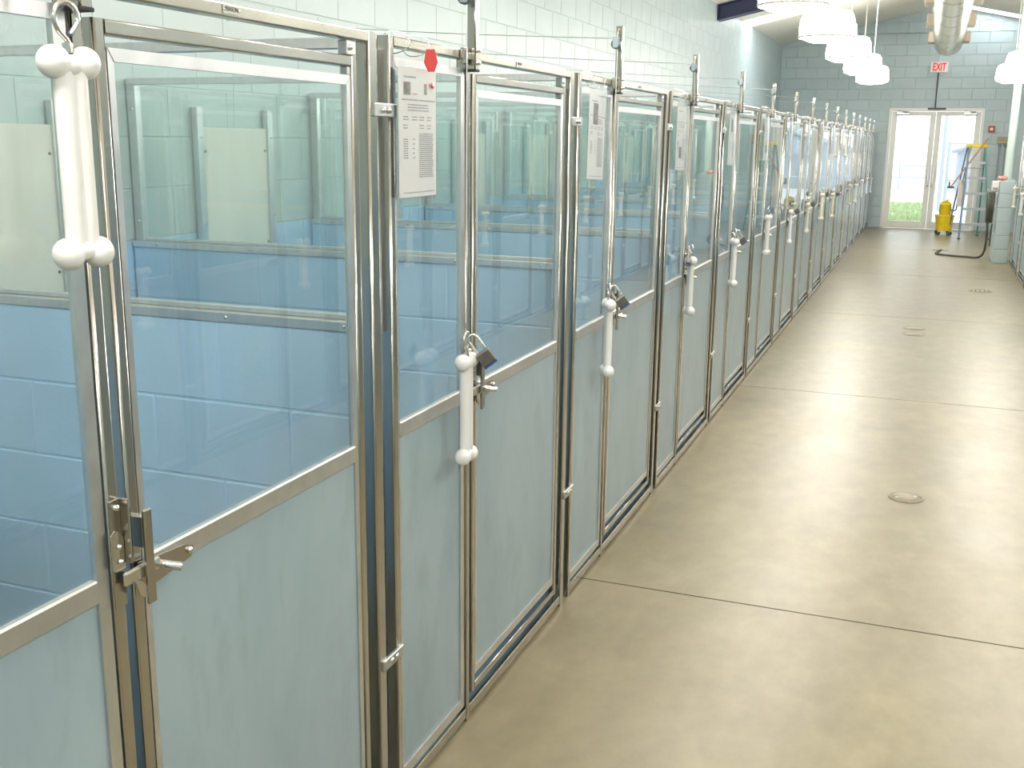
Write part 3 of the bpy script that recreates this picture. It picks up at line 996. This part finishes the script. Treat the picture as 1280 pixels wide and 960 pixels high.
# ------------------------------------------------------------------ padlocks
def padlock_proto():
    b = MB().cbox(-0.010, 0.010, -0.0195, 0.0195, -0.046, -0.008, 0.003).build('padlock', BRASSY)
    MB().cbox(-0.0105, 0.0105, -0.020, 0.020, -0.050, -0.0455, 0.0015).build('base_band', BLUE, b)
    pts = [(0, -0.0125, -0.010), (0, -0.0125, 0.030)] + [(0, -0.0125 * math.cos(PI * i / 8), 0.030 + 0.0125 * math.sin(PI * i / 8)) for i in range(1, 8)] + [(0, 0.0125, 0.030), (0, 0.0125, -0.004)]
    MB().tube(pts, 0.0033, 8).build('shackle', CHROME, b)
    MB().lathe([(0, -0.052), (0.006, -0.052), (0.006, -0.050)], 10).build('keyhole_plug', CHROME, b)
    return b


lock0 = padlock_proto()
for i, k in enumerate((1, 2, 3, 4, 6, 7, 8, 9)):
    o = lock0 if i == 0 else copy_tree(lock0)
    o.location = (0.072, Y0 + k * W + BY[k] + 0.022, BZ[k] + 0.030)
    o.rotation_euler = (0.62, 0.0, -1.05)
    if k == 3: o.location.y = Y0 + k * W + BY[k] - 0.040; o.location.x = 0.040; o.rotation_euler = (-0.45, 0, 0.2)
    tag(o, 'small steel padlock clipped to the bone pull of the %s kennel' % nth(k), 'padlock', 'padlocks on the bone pulls')

# ------------------------------------------------------------------ paper cards in vinyl sleeves
def card(k, y0c, z1, tilt, tagred=False, drop=0.0):
    t = empty('paper_sleeve', (0.012, Y0 + k * W + y0c, z1))
    t.rotation_euler = (tilt, 0, 0)
    Wd, H = 0.205, 0.300
    # gently bowed sleeve
    def sheet(y0, y1, z0, z1_, off, nseg=8):
        mb = MB()
        vs = []
        for i in range(nseg + 1):
            f = i / nseg
            y = y0 + (y1 - y0) * f
            x = off + 0.004 * math.sin(PI * f)
            vs += [(x, y, z0), (x, y, z1_)]
        fs = [(2 * i, 2 * i + 2, 2 * i + 3, 2 * i + 1) for i in range(nseg)]
        mb.add(vs, fs, True)
        return mb
    def solid(y0, y1, z0, z1_, off, th, nseg=8):
        mb = MB(); a = sheet(y0, y1, z0, z1_, off, nseg); b = sheet(y0, y1, z0, z1_, off - th, nseg)
        n = len(a.v); mb.add(a.v, a.f, True); mb.add(b.v, [f[::-1] for f in b.f], True)
        return mb
    solid(0.0, Wd, -0.302, 0.022, 0.0022, 0.0044).build('vinyl_sleeve', SLEEVE, t)
    pp = solid(0.006, Wd - 0.010, -0.297, -0.018, 0.0004, 0.0008).build('paper', PAPER, t)
    def bowx(y):
        return 0.0004 + 0.004 * math.sin(PI * (y / Wd)) + 0.0004
    rnd = random.Random(100 + k)
    ink = MB()
    def line(ya, yb, z, h):
        ink.add([(bowx(ya), ya, z), (bowx(yb), yb, z), (bowx(yb), yb, z + h), (bowx(ya), ya, z + h)], [(0, 1, 2, 3)])
    def words(ya, yb, z, h):
        y = ya
        while y < yb - 0.004:
            w = rnd.uniform(0.004, 0.012)
            line(y, min(y + w, yb), z, h); y += w + 0.0022
    words(0.03, 0.09, -0.040, 0.0035)
    words(0.02, 0.19, -0.088, 0.003)
    for i in range(3): words(0.045, 0.15, -0.098 - i * 0.006, 0.0025)
    for i in range(2):
        for a in (0.025, 0.065, 0.10, 0.14): words(a, a + 0.025, -0.124 - i * 0.006, 0.0025)
    for i in range(2):
        for a in (0.025, 0.10, 0.14): words(a, a + 0.022, -0.142 - i * 0.006, 0.0025)
    for i in range(22): words(0.098, 0.175, -0.160 - i * 0.0045, 0.0022)
    for i in range(9):
        words(0.025, 0.045, -0.172 - i * 0.005, 0.0024)
        if i % 2 == 0: words(0.066, 0.078, -0.172 - i * 0.005, 0.0024)
    words(0.025, 0.18, -0.288, 0.002)
    ink.build('printed_text', INK, pp)
    ph = MB()
    def quad(mb, ya, yb, z0, z1_, e=0.0002):
        mb.add([(bowx(ya) + e, ya, z0), (bowx(yb) + e, yb, z0), (bowx(yb) + e, yb, z1_), (bowx(ya) + e, ya, z1_)], [(0, 1, 2, 3)])
    if tagred:
        quad(ph, 0.028, 0.058, -0.076, -0.049); quad(ph, 0.125, 0.140, -0.073, -0.05)
        b2 = MB(); quad(b2, 0.066, 0.09, -0.075, -0.072); b2.build('printed_line', PINKINK, pp)
    elif k % 2 == 0:
        quad(ph, 0.045, 0.095, -0.115, -0.045)
    else:
        quad(ph, 0.05, 0.10, -0.245, -0.195)
    ph.build('printed_photo', PHOTO, pp)
    rz = []
    for yy in (0.035, 0.135):
        pts = []
        for i in range(14):
            a = 2 * PI * i / 14
            pts.append((-0.027 + 0.0375 * math.cos(a) if math.cos(a) > 0 else -0.027 + 0.024 * math.cos(a), yy + 0.008 * math.cos(a), 0.033 + 0.0235 * math.sin(a)))
        MB().tube(pts, 0.0013, 6, closed=True).build('hanging_ring', CHROME, t)
    if tagred:
        hexp = [(a, b) for a, b in ((-0.007, -0.046), (0.007, -0.046), (0.016, -0.026), (0.010, 0.002), (-0.010, 0.002), (-0.016, -0.026))]
        rt = MB().prism(hexp, 'x', -0.0015, 0.0015).build('red_tag', RED, t, (0.022, 0.122, 0.022))
        rt.rotation_euler = (0.05, 0, -0.75)
        MB().lathe([(0, 0.008), (0.007, 0.008), (0.007, 0.007)], 14, (0, 0.163, -0.052), 'x').build('red_sticker', RED, t)
    lb = 'printed card in a clear sleeve hung on the %s kennel front' % nth(k)
    if tagred: lb = 'printed card in a clear sleeve with red hexagonal tag on the second kennel'
    tag(t, lb, 'paper card', 'printed cards on the kennel fronts')


card(1, 0.012, 1.786, 0.0, tagred=True)
card(2, 0.072, 1.786, -0.045)
for k in range(3, NK):
    rr = random.Random(k)
    card(k, 0.085 + rr.uniform(-0.03, 0.03), 1.785 + rr.uniform(-0.004, 0.004), rr.uniform(-0.04, 0.03))

# ------------------------------------------------------------------ pendant lamps
def pendant(x, y, label, group):
    zc = 2.545
    t = empty('pendant_lamp', (x, y, zc))
    MB().lathe([(0.0, -0.040), (0.15, -0.036), (0.242, 0.0), (0.249, 0.05), (0.246, 0.10), (0.236, 0.17), (0.212, 0.222), (0.15, 0.238), (0.075, 0.245)], 20, smooth=True).build('prismatic_shade', LAMPM, t)
    MB().lathe([(0.244, -0.004), (0.2525, 0.0), (0.254, 0.010), (0.249, 0.014)], 24).build('rim_band', WHITE, t)
    MB().lathe([(0.0, 0.40), (0.05, 0.40), (0.075, 0.37), (0.08, 0.252), (0.075, 0.243)], 16).build('ballast_housing', WHITE, t)
    zt = ceil_z(x) - zc
    MB().tube([(0, 0, 0.398), (0, 0, zt - 0.001)], 0.008, 8).build('drop_rod', WHITE, t)
    MB().lathe([(0.0, -0.035), (0.045, -0.03), (0.055, 0.0)], 14, (0, 0, zt - 0.008)).build('ceiling_canopy', WHITE, t)
    tag(t, label, 'pendant lamp', group)


LY = [18.3, 15.85, 13.25, 10.6, 8.1, 5.6, 3.1, 0.6, -1.9]
for i, y in enumerate(LY):
    pendant(0.08, y, 'lit drum pendant lamp over the left row, %s from the far wall' % (nth(i) if i else 'nearest'), 'pendant lamps over the left row')
    pendant(2.10, y, 'lit drum pendant lamp over the right row, %s from the far wall' % (nth(i) if i else 'nearest'), 'pendant lamps over the right row')

# ------------------------------------------------------------------ spiral duct
DXC, DZC, DR = 1.15, 3.31, 0.235
dt = empty('spiral_duct', (DXC, 20.6, DZC))
dm = MB()
YD0 = -3.9 - 20.6
step = 1.22
segs = []
y = 0.0
dm.lathe([(0.0, 0.0), (DR * 0.97, 0.0)], 40, axis='y', smooth=False)
dm.lathe([(DR * 0.97, 0.0), (DR, -0.010)], 40, axis='y')
yy = -0.010
while yy > YD0:
    nx = max(yy - 1.25, YD0)
    dm.lathe([(DR, yy), (DR, nx + 0.014)], 40, axis='y')
    dm.lathe([(DR, nx + 0.014), (DR + 0.004, nx + 0.007), (DR, nx)], 40, axis='y')
    yy = nx
dm.build('duct_pipe', DUCT, dt)
for i, (ry, side) in enumerate([(-0.9, -1), (-0.9, 1), (-3.6, -1), (-3.6, 1), (-6.3, -1), (-6.3, 1), (-9.0, -1), (-9.0, 1)]):
    xo = side * (DR - 0.02)
    g = MB().cbox(min(xo, xo + side * 0.10), max(xo, xo + side * 0.10), ry - 0.22, ry + 0.22, -0.09, 0.07, 0.004).build('side_register', GRILLE, dt)
    xf = xo + side * 0.10
    for j in range(4):
        z = -0.07 + j * 0.04
        MB().cbox(min(xf, xf + side * 0.008), max(xf, xf + side * 0.008), ry - 0.2, ry + 0.2, z, z + 0.012, 0.001).build('louvre', GRILLE, g)
for y in (-0.5, -3.0, -5.5, -8.0, -10.5, -13.0, -15.5):
    for s in (-1, 1):
        MB().tube([(s * (DR + 0.002), y, 0.0), (s * (DR - 0.01), y, ceil_z(DXC + s * DR) - DZC)], 0.004, 6).build('hanger_strap', DULL, dt)
tag(dt, 'shiny metal ventilation duct hanging under the ridge above the aisle', 'duct')

# ------------------------------------------------------------------ exit sign, conduit, fire alarm on the far wall
ex = empty('exit_sign', (1.04, YF - 0.008, 2.895))
MB().cbox(-0.155, 0.155, -0.05, 0.0, 0.0, 0.185, 0.006).build('housing', SIGNW, ex)
tx = link('sign_lettering', text_mesh('sign_lettering', 'EXIT', 0.19, 0.002, EXITR, 0.95, 0.004), ex); tx.rotation_euler = (PI / 2, 0, 0); tx.location = (0.0, -0.053, 0.092); tx.scale = (0.62, 1.0, 1)
tag(ex, 'white exit sign with red EXIT letters above the far doors', 'exit sign')
cd = MB().tube([(1.03, YF - 0.018, DZ1 + 0.004), (1.03, YF - 0.018, 2.893)], 0.011, 8).build('conduit', DARK)
tag(cd, 'dark conduit running down from the exit sign to the doors', 'conduit')
cd2 = MB().tube([(1.04, YF - 0.018, 3.082), (1.04, YF - 0.018, RIDGE - 0.05)], 0.007, 8).build('conduit', SIGNW)
tag(cd2, 'thin pale conduit rising from the exit sign to the ridge', 'conduit')
fa = MB().cbox(1.985, 2.095, YF - 0.06, YF - 0.007, 1.82, 1.935, 0.006).build('fire_alarm_pull', REDP)
MB().cbox(2.015, 2.065, YF - 0.066, YF - 0.0602, 1.855, 1.90, 0.002).build('white_pull_bar', SIGNW, fa)
tag(fa, 'small red fire alarm pull station right of the far doors', 'fire alarm')

# ------------------------------------------------------------------ block pier with pipe, hose and odds
pr = struct(MB().box(1.985, 2.155, 16.31, 17.04, 0, 1.128).build('wall_pier', MORTP), 'pale blue block pier ending the right row')
for i in range(6):
    z0, z1 = i * 0.19 + 0.003, i * 0.19 + 0.185
    ys = [(16.30, 16.69), (16.70, 17.05)] if i % 2 == 0 else [(16.30, 16.50), (16.51, 16.90), (16.91, 17.05)]
    for (a, b) in ys:
        MB().cbox(1.975, 2.165, a, b, z0, min(z1, 1.125), 0.004).build('block', PALE, pr)
po = MB().tube([(2.07, 16.5, 1.131), (2.07, 16.5, ceil_z(2.07) - 0.014)], 0.052, 18).build('support_pole', POLE)
MB().lathe([(0.052, 0.0), (0.085, 0.0), (0.085, 0.012), (0.052, 0.012)], 18, (2.07, 16.5, 1.131)).build('base_flange', POLE, po)
tag(po, 'pale green round pole standing on the block pier', 'pole')

ho = empty('water_hose', (1.905, 16.62, 0.0))
pts = []
turns = 6
for i in range(turns * 20 + 1):
    a = 2 * PI * i / 20
    f = i / (turns * 20)
    pts.append((-0.055 + 0.085 * f + 0.006 * math.sin(a * 0.5), 0.17 * math.cos(a + 1.2), 0.755 + 0.215 * math.sin(a + 1.2)))
MB().tube(pts, 0.0155, 8).build('coiled_hose', HOSE, ho)
tr = [Vector(p) - Vector((1.93, 16.62, 0)) for p in [(1.90, 16.52, 0.56), (1.91, 16.54, 0.40), (1.91, 16.58, 0.24), (1.90, 16.66, 0.11), (1.86, 16.74, 0.04), (1.79, 16.82, 0.0175), (1.68, 16.88, 0.0175), (1.55, 16.93, 0.0175), (1.42, 16.99, 0.0175), (1.32, 17.08, 0.0175), (1.275, 17.2, 0.0175), (1.285, 17.30, 0.0175)]]
MB().tube(smooth_path(tr), 0.0155, 8).build('trailing_hose', HOSE, ho)
b0 = tr[-1]
MB().tube([b0, b0 + Vector((0.02, 0.05, 0.01)), b0 + Vector((0.06, 0.09, 0.035))], [0.02, 0.022, 0.016], 10).build('nozzle', DARK, ho)
MB().tube(smooth_path([(0.035, 0.02, 0.50), (0.032, 0.03, 0.36), (0.03, 0.0, 0.22), (0.028, -0.06, 0.24), (0.03, -0.08, 0.36), (0.036, -0.06, 0.52)]), 0.008, 8).build('hose_loop', HOSE, ho)
MB().cbox(-0.07, 0.044, -0.03, 0.03, 0.945, 0.957, 0.003).cbox(-0.07, -0.062, -0.03, 0.03, 0.957, 1.0, 0.002).build('hose_hanger', DULL, ho)
tag(ho, 'dark hose coiled on the block pier and trailing across the floor', 'hose')
bx = MB().cbox(1.88, 1.973, 16.42, 16.52, 0.98, 1.115, 0.01).build('dispenser_box', SIGNW)
MB().cbox(1.895, 1.955, 16.412, 16.4198, 1.0, 1.03, 0.003).build('outlet', GREY, bx)
tag(bx, 'small white dispenser box fixed high on the side of the pier', 'dispenser')
cl = MB()
for i in range(7):
    a = i * 0.9
    cl.sphere((2.0 + 0.03 * math.cos(a), 16.34 + 0.02 * math.sin(a * 1.7), 1.158 + 0.010 * math.sin(a * 2.1)), 0.030, 10, 6, (1.3, 1.0, 0.8))
clo = cl.build('crumpled_cloth', simple('red_white_cloth', (0.70, 0.32, 0.28), 0.9, noise=0.5, nscale=25))
tag(clo, 'crumpled red and white cloth on top of the pier', 'cloth')

# ------------------------------------------------------------------ step ladder
ld = empty('step_ladder', (1.85, 20.25, 0.0), 0.2)
HL = 1.56
def rail(mb, p, q, w=0.024, d=0.05):
    p = Vector(p); q = Vector(q)
    t = (q - p)
    vs = []
    for c in (p, q):
        vs += [c + Vector((sx * w / 2, sy * d / 2, 0)) for sx, sy in ((-1, -1), (1, -1), (1, 1), (-1, 1))]
    mb.add(vs, [(3, 2, 1, 0), (4, 5, 6, 7), (0, 1, 5, 4), (1, 2, 6, 5), (2, 3, 7, 6), (3, 0, 4, 7)])
    return mb
for s, m in ((-1, LADDERB), (1, LADDERG)):
    r_ = rail(MB(), (s * 0.235, 0.0, 0.012), (s * 0.135, 0.36, HL - 0.012)).build('front_rail', m, ld)
    MB().cbox(s * 0.235 - 0.02, s * 0.235 + 0.02, -0.035, 0.035, 0.0, 0.012, 0.002).build('rubber_foot', BLACK, r_)
    r_ = rail(MB(), (s * 0.255, 0.80, 0.012), (s * 0.145, 0.43, HL - 0.012), 0.02, 0.04).build('rear_rail', m, ld)
    MB().cbox(s * 0.255 - 0.018, s * 0.255 + 0.018, 0.77, 0.83, 0.0, 0.012, 0.002).build('rubber_foot', BLACK, r_)
    MB().tube([(s * 0.175, 0.235, 0.95), (s * 0.185, 0.56, 0.97)], 0.006, 6).build('spreader', DULL, ld)
for i in range(5):
    z = 0.26 + i * 0.26
    f = z / HL
    hw = 0.235 - 0.1 * f - 0.012
    yc = 0.36 * f
    MB().cbox(-hw, hw, yc - 0.045, yc + 0.04, z - 0.012, z + 0.012, 0.003).cbox(-hw, hw, yc - 0.046, yc - 0.040, z - 0.03, z - 0.012, 0.001).build('tread', ALU, ld)
for z in (0.22, 0.75, 1.2):
    f = z / HL
    hw = 0.255 - 0.11 * f
    MB().tube([(-hw, 0.80 - 0.37 * f, z), (hw, 0.80 - 0.37 * f, z)], 0.011, 8).build('rear_brace', ALU, ld)
MB().cbox(-0.165, 0.165, 0.31, 0.48, HL - 0.012, HL + 0.042, 0.008).build('top_cap', YEL, ld)
MB().tube([(0.20, -0.0, 0.2), (0.12, 0.06, 0.05)], 0.009, 6).build('corner_brace', ALU, ld)
tag(ld, 'green and blue step ladder with yellow top beside the far doors', 'ladder')

# long-handled squeegee hooked over the ladder
sq = MB().tube([(1.42, 20.5, 0.88), (1.93, 20.46, 1.70)], 0.012, 8).build('floor_squeegee', WOOD)
MB().cbox(1.36, 1.47, 20.47, 20.53, 0.85, 0.885, 0.004).cbox(1.375, 1.40, 20.46, 20.54, 0.885, 0.96, 0.003).build('squeegee_head', DARK, sq)
tag(sq, 'reddish handled floor tool leaning through the step ladder', 'floor tool')
mo = MB()
for i in range(9):
    x = 1.545 + 0.013 * i
    mo.tube([(x, 20.62 + 0.008 * (i % 3), 0.98 + 0.01 * math.sin(i)), (x + 0.004, 20.60, 0.80), (x + 0.01 * math.sin(i * 2), 20.60, 0.56 - 0.03 * (i % 2))], [0.014, 0.017, 0.010], 7)
mop = mo.build('string_mop', CLOTH)
MB().tube([(1.60, 20.62, 0.97), (1.685, 20.42, 1.58)], 0.011, 8).build('mop_handle', TAN, mop)
tag(mop, 'off white string mop head propped against the left of the ladder', 'mop')

# ------------------------------------------------------------------ mop bucket
bk = empty('mop_bucket', (1.37, 21.08, 0.0), 0.15)
def tapered(mb, z0, z1, a0, b0, a1, b1, n=28, e=4.0):
    vs = []
    for (z, a, b) in ((z0, a0, b0), (z1, a1, b1)):
        for j in range(n):
            t = 2 * PI * j / n
            c, s = math.cos(t), math.sin(t)
            vs.append((a * math.copysign(abs(c) ** (2 / e), c), b * math.copysign(abs(s) ** (2 / e), s), z))
    fs = [(j, (j + 1) % n, n + (j + 1) % n, n + j) for j in range(n)]
    mb.add(vs, fs, True)
    mb.add(vs[:n], [tuple(range(n))[::-1]])
    return mb, vs[n:]
mb = MB()
tapered(mb, 0.075, 0.225, 0.125, 0.155, 0.138, 0.175)
tapered(mb, 0.225, 0.232, 0.145, 0.182, 0.145, 0.182)
tapered(mb, 0.232, 0.33, 0.139, 0.176, 0.150, 0.19)
tapered(mb, 0.33, 0.345, 0.162, 0.202, 0.162, 0.202)
mb.build('bucket_body', YEL, bk)
mb = MB()
tapered(mb, 0.325, 0.335, 0.146, 0.186, 0.146, 0.186)
mb.build('bucket_inside', DARK, bk)
wr_ = empty('wringer', (0, 0, 0)); bpy.data.objects.remove(wr_)
wb = MB()
for i in range(6):
    z = 0.345 + i * 0.032
    a = 0.105 - abs(i - 2.5) * 0.004
    tapered(wb, z, z + 0.024, a, a * 0.9, a + 0.004, a * 0.92, e=3.0)
    tapered(wb, z + 0.024, z + 0.032, a - 0.012, a * 0.8, a - 0.012, a * 0.8, e=3.0)
tapered(wb, 0.537, 0.56, 0.10, 0.09, 0.085, 0.075, e=2.5)
wrg = wb.build('wringer', YEL, bk)
MB().prism([(-0.09, 0.56), (0.08, 0.56), (0.03, 0.60), (0.035, 0.635), (0.01, 0.612), (-0.05, 0.60)], 'y', -0.05, 0.05).build('wringer_jaw', YEL, wrg)
MB().tube(smooth_path([(0.10, 0.0, 0.44), (0.155, 0.0, 0.43), (0.185, 0.0, 0.46), (0.188, 0.0, 0.56), (0.188, 0.0, 0.62)]), 0.010, 8).build('wringer_handle', DARK, wrg)
for sx in (-1, 1):
    for sy in (-1, 1):
        cs = MB().lathe([(0, -0.014), (0.03, -0.014), (0.034, 0.0), (0.03, 0.014), (0, 0.014)], 14, (sx * 0.1, sy * 0.12, 0.034), 'y').build('caster_wheel', DARK, bk)
        MB().cbox(sx * 0.1 - 0.016, sx * 0.1 + 0.016, sy * 0.12 - 0.022, sy * 0.12 + 0.022, 0.055, 0.076, 0.002).build('caster_fork', DULL, cs)
tag(bk, 'yellow wheeled mop bucket with ribbed wringer before the far doors', 'mop bucket')

# brooms hanging right of the doors
for i, (x, lb) in enumerate(((2.205, 'grey handled broom hung head up on the far wall, left of two'), (2.30, 'grey handled broom hung head up on the far wall, right of two'))):
    b = MB().tube([(x, YF - 0.06, 0.35), (x, YF - 0.06, 1.66)], 0.011, 8).build('broom', GREY)
    MB().cbox(x - 0.045, x + 0.045, YF - 0.085, YF - 0.035, 1.62, 1.66, 0.006).build('broom_block', TAN, b)
    hb = MB()
    for j in range(10):
        xx = x - 0.04 + j * 0.009
        hb.tube([(xx, YF - 0.06, 1.658), (xx + (j - 4.5) * 0.002, YF - 0.06, 1.74)], 0.005, 5)
    hb.build('bristles', TAN, b)
    MB().cbox(x - 0.02, x + 0.02, YF - 0.05, YF - 0.007, 1.56, 1.60, 0.003).build('wall_clip', DARK, b)
    tag(b, lb, 'broom', 'brooms hung on the far wall')

# ------------------------------------------------------------------ floor drains
def drain(x, y, r, label, grate=False):
    o = MB().lathe([(0, 0.0035), (r * 0.86, 0.0035), (r * 0.88, 0.001), (r * 0.92, 0.001), (r * 0.94, 0.004), (r, 0.004), (r * 1.02, 0.0)], 32).build('floor_drain', simple('drain_' + str(round(y)), (0.26, 0.23, 0.16), 0.45, noise=0.25, nscale=30), None, (x, y, 0.0))
    for i in range(5):
        xx = -0.7 * r + i * 0.35 * r
        hw = 0.8 * r * math.sqrt(max(0.05, 1 - (xx / r) ** 2)) * 0.9
        MB().box(xx - 0.004, xx + 0.004, -hw, hw, 0.0034, 0.0040).build('slot', JOINTM, o) if grate else None
    if not grate:
        for a in (0.5, 3.6):
            MB().lathe([(0, 0.0048), (0.006, 0.0048), (0.007, 0.0035)], 10, (0.6 * r * math.cos(a), 0.6 * r * math.sin(a), 0)).build('cover_screw', DULL, o)
    tag(o, label, 'floor drain', 'round floor drains')
drain(1.117, 5.12, 0.078, 'round cleanout cover in the floor nearest the camera')
drain(1.071, 10.12, 0.095, 'farther of two round floor covers side by side mid aisle')
drain(1.073, 9.80, 0.095, 'nearer of two round floor covers side by side mid aisle')
drain(1.714, 13.07, 0.13, 'dark round grated drain near the right row', True)
drain(1.31, 17.9, 0.12, 'round grated drain beyond the end of the hose', True)

# ------------------------------------------------------------------ outside beyond the doors
og = struct(MB().box(-40, 40, YF + 0.185, 90, -0.2, -0.03).build('ground_outside', CONC), 'bright pale gravel yard outside')
lawn = MB().box(-7.0, 1.02, YF + 0.5, 32.5, -0.029, -0.015).build('lawn', GRASSG)
lawn['kind'] = 'stuff'; lawn['label'] = 'strip of green lawn outside the left door leaf'; lawn['category'] = 'lawn'
gb = MB()
rg = random.Random(3)
for i in range(5000):
    x = rg.uniform(-2.5, 1.0); y = YF + 0.6 + (rg.random() ** 1.5) * 9.0
    a = rg.uniform(0, PI); h = rg.uniform(0.04, 0.10); w = 0.012
    dx, dy = w * math.cos(a), w * math.sin(a)
    gb.add([(x - dx, y - dy, -0.016), (x + dx, y + dy, -0.016), (x + rg.uniform(-0.03, 0.03), y + rg.uniform(-0.03, 0.03), h)], [(0, 1, 2)])
gbo = gb.build('grass_blades', BLADE, lawn); gbo['kind'] = 'stuff'

fe = empty('chain_link_fence', (1.3, 29.0, -0.03))
for (x, h, r) in ((0.0, 2.26, 0.045), (0.13, 1.66, 0.035), (3.2, 1.66, 0.035)):
    p_ = MB().tube([(x, 0, 0), (x, 0, h)], r, 10).build('fence_post', FENCE, fe)
    MB().sphere((x, 0, h), r * 1.1, 10, 6).build('post_cap', FENCE, p_)
MB().tube([(0.13, 0, 0.75), (3.2, 0, 0.75)], 0.02, 8).build('mid_rail', FENCE, fe)
MB().tube([(0.13, 0, 1.64), (3.2, 0, 1.64)], 0.02, 8).build('top_rail', FENCE, fe)
wm = MB()
n = 48
for i in range(-26, n + 2):
    for s in (1, -1):
        x0 = 0.13 + i * 0.064 if s == 1 else 0.13 + i * 0.064 + 1.6
        x1 = x0 + s * 1.6
        za, zb = 0.03, 1.63
        # clip to the panel
        t0, t1 = 0.0, 1.0
        lo, hi = 0.13, 3.2
        dx = x1 - x0
        ta, tb = (lo - x0) / dx, (hi - x0) / dx
        t0 = max(t0, min(ta, tb)); t1 = min(t1, max(ta, tb))
        if t1 - t0 < 0.03: continue
        wm.tube([(x0 + dx * t0, 0.004 * s, za + (zb - za) * t0), (x0 + dx * t1, 0.004 * s, za + (zb - za) * t1)], 0.004, 4, cap=False)
wmo = wm.build('wire_mesh', FENCE, fe); wmo['kind'] = 'stuff'
tag(fe, 'grey chain link fence with tall posts outside the right door leaf', 'fence')

f2 = empty('rail_fence', (-6.0, 41.0, -0.03))
for i in range(7):
    MB().tube([(i * 1.2, 0, 0), (i * 1.2, 0, 1.0)], 0.03, 6).build('fence_post', FENCE, f2)
for z in (0.45, 0.85):
    MB().tube([(0, 0, z), (7.2, 0, z)], 0.025, 6).build('rail', FENCE, f2)
tag(f2, 'low pale rail fence far beyond the lawn', 'fence')

sh = empty('outside_shed', (4.2, 40.0, -0.03))
mb = MB().box(-2.3, 2.3, 0, 5.0, 0, 1.35)
mb.prism([(-2.3, 1.35), (2.3, 1.35), (0, 2.05)], 'y', 0.0, 5.0)
mb.build('shed_wall', SHED, sh)
rb = MB()
for s in (-1, 1):
    rb.add([(s * 2.5, -0.2, 1.30), (0, -0.2, 2.08), (0, 5.2, 2.08), (s * 2.5, 5.2, 1.30), (s * 2.5, -0.2, 1.38), (0, -0.2, 2.16), (0, 5.2, 2.16), (s * 2.5, 5.2, 1.38)],
           [(0, 1, 2, 3), (4, 5, 6, 7), (0, 1, 5, 4), (1, 2, 6, 5), (2, 3, 7, 6), (3, 0, 4, 7)])
rb.build('shed_roof', SHEDR, sh)
MB().cbox(-1.2, -0.3, -0.03, 0.0, 0.0, 1.2, 0.01).build('shed_door', SHEDR, sh)
tag(sh, 'blue grey gabled shed behind the chain link fence outside', 'shed')
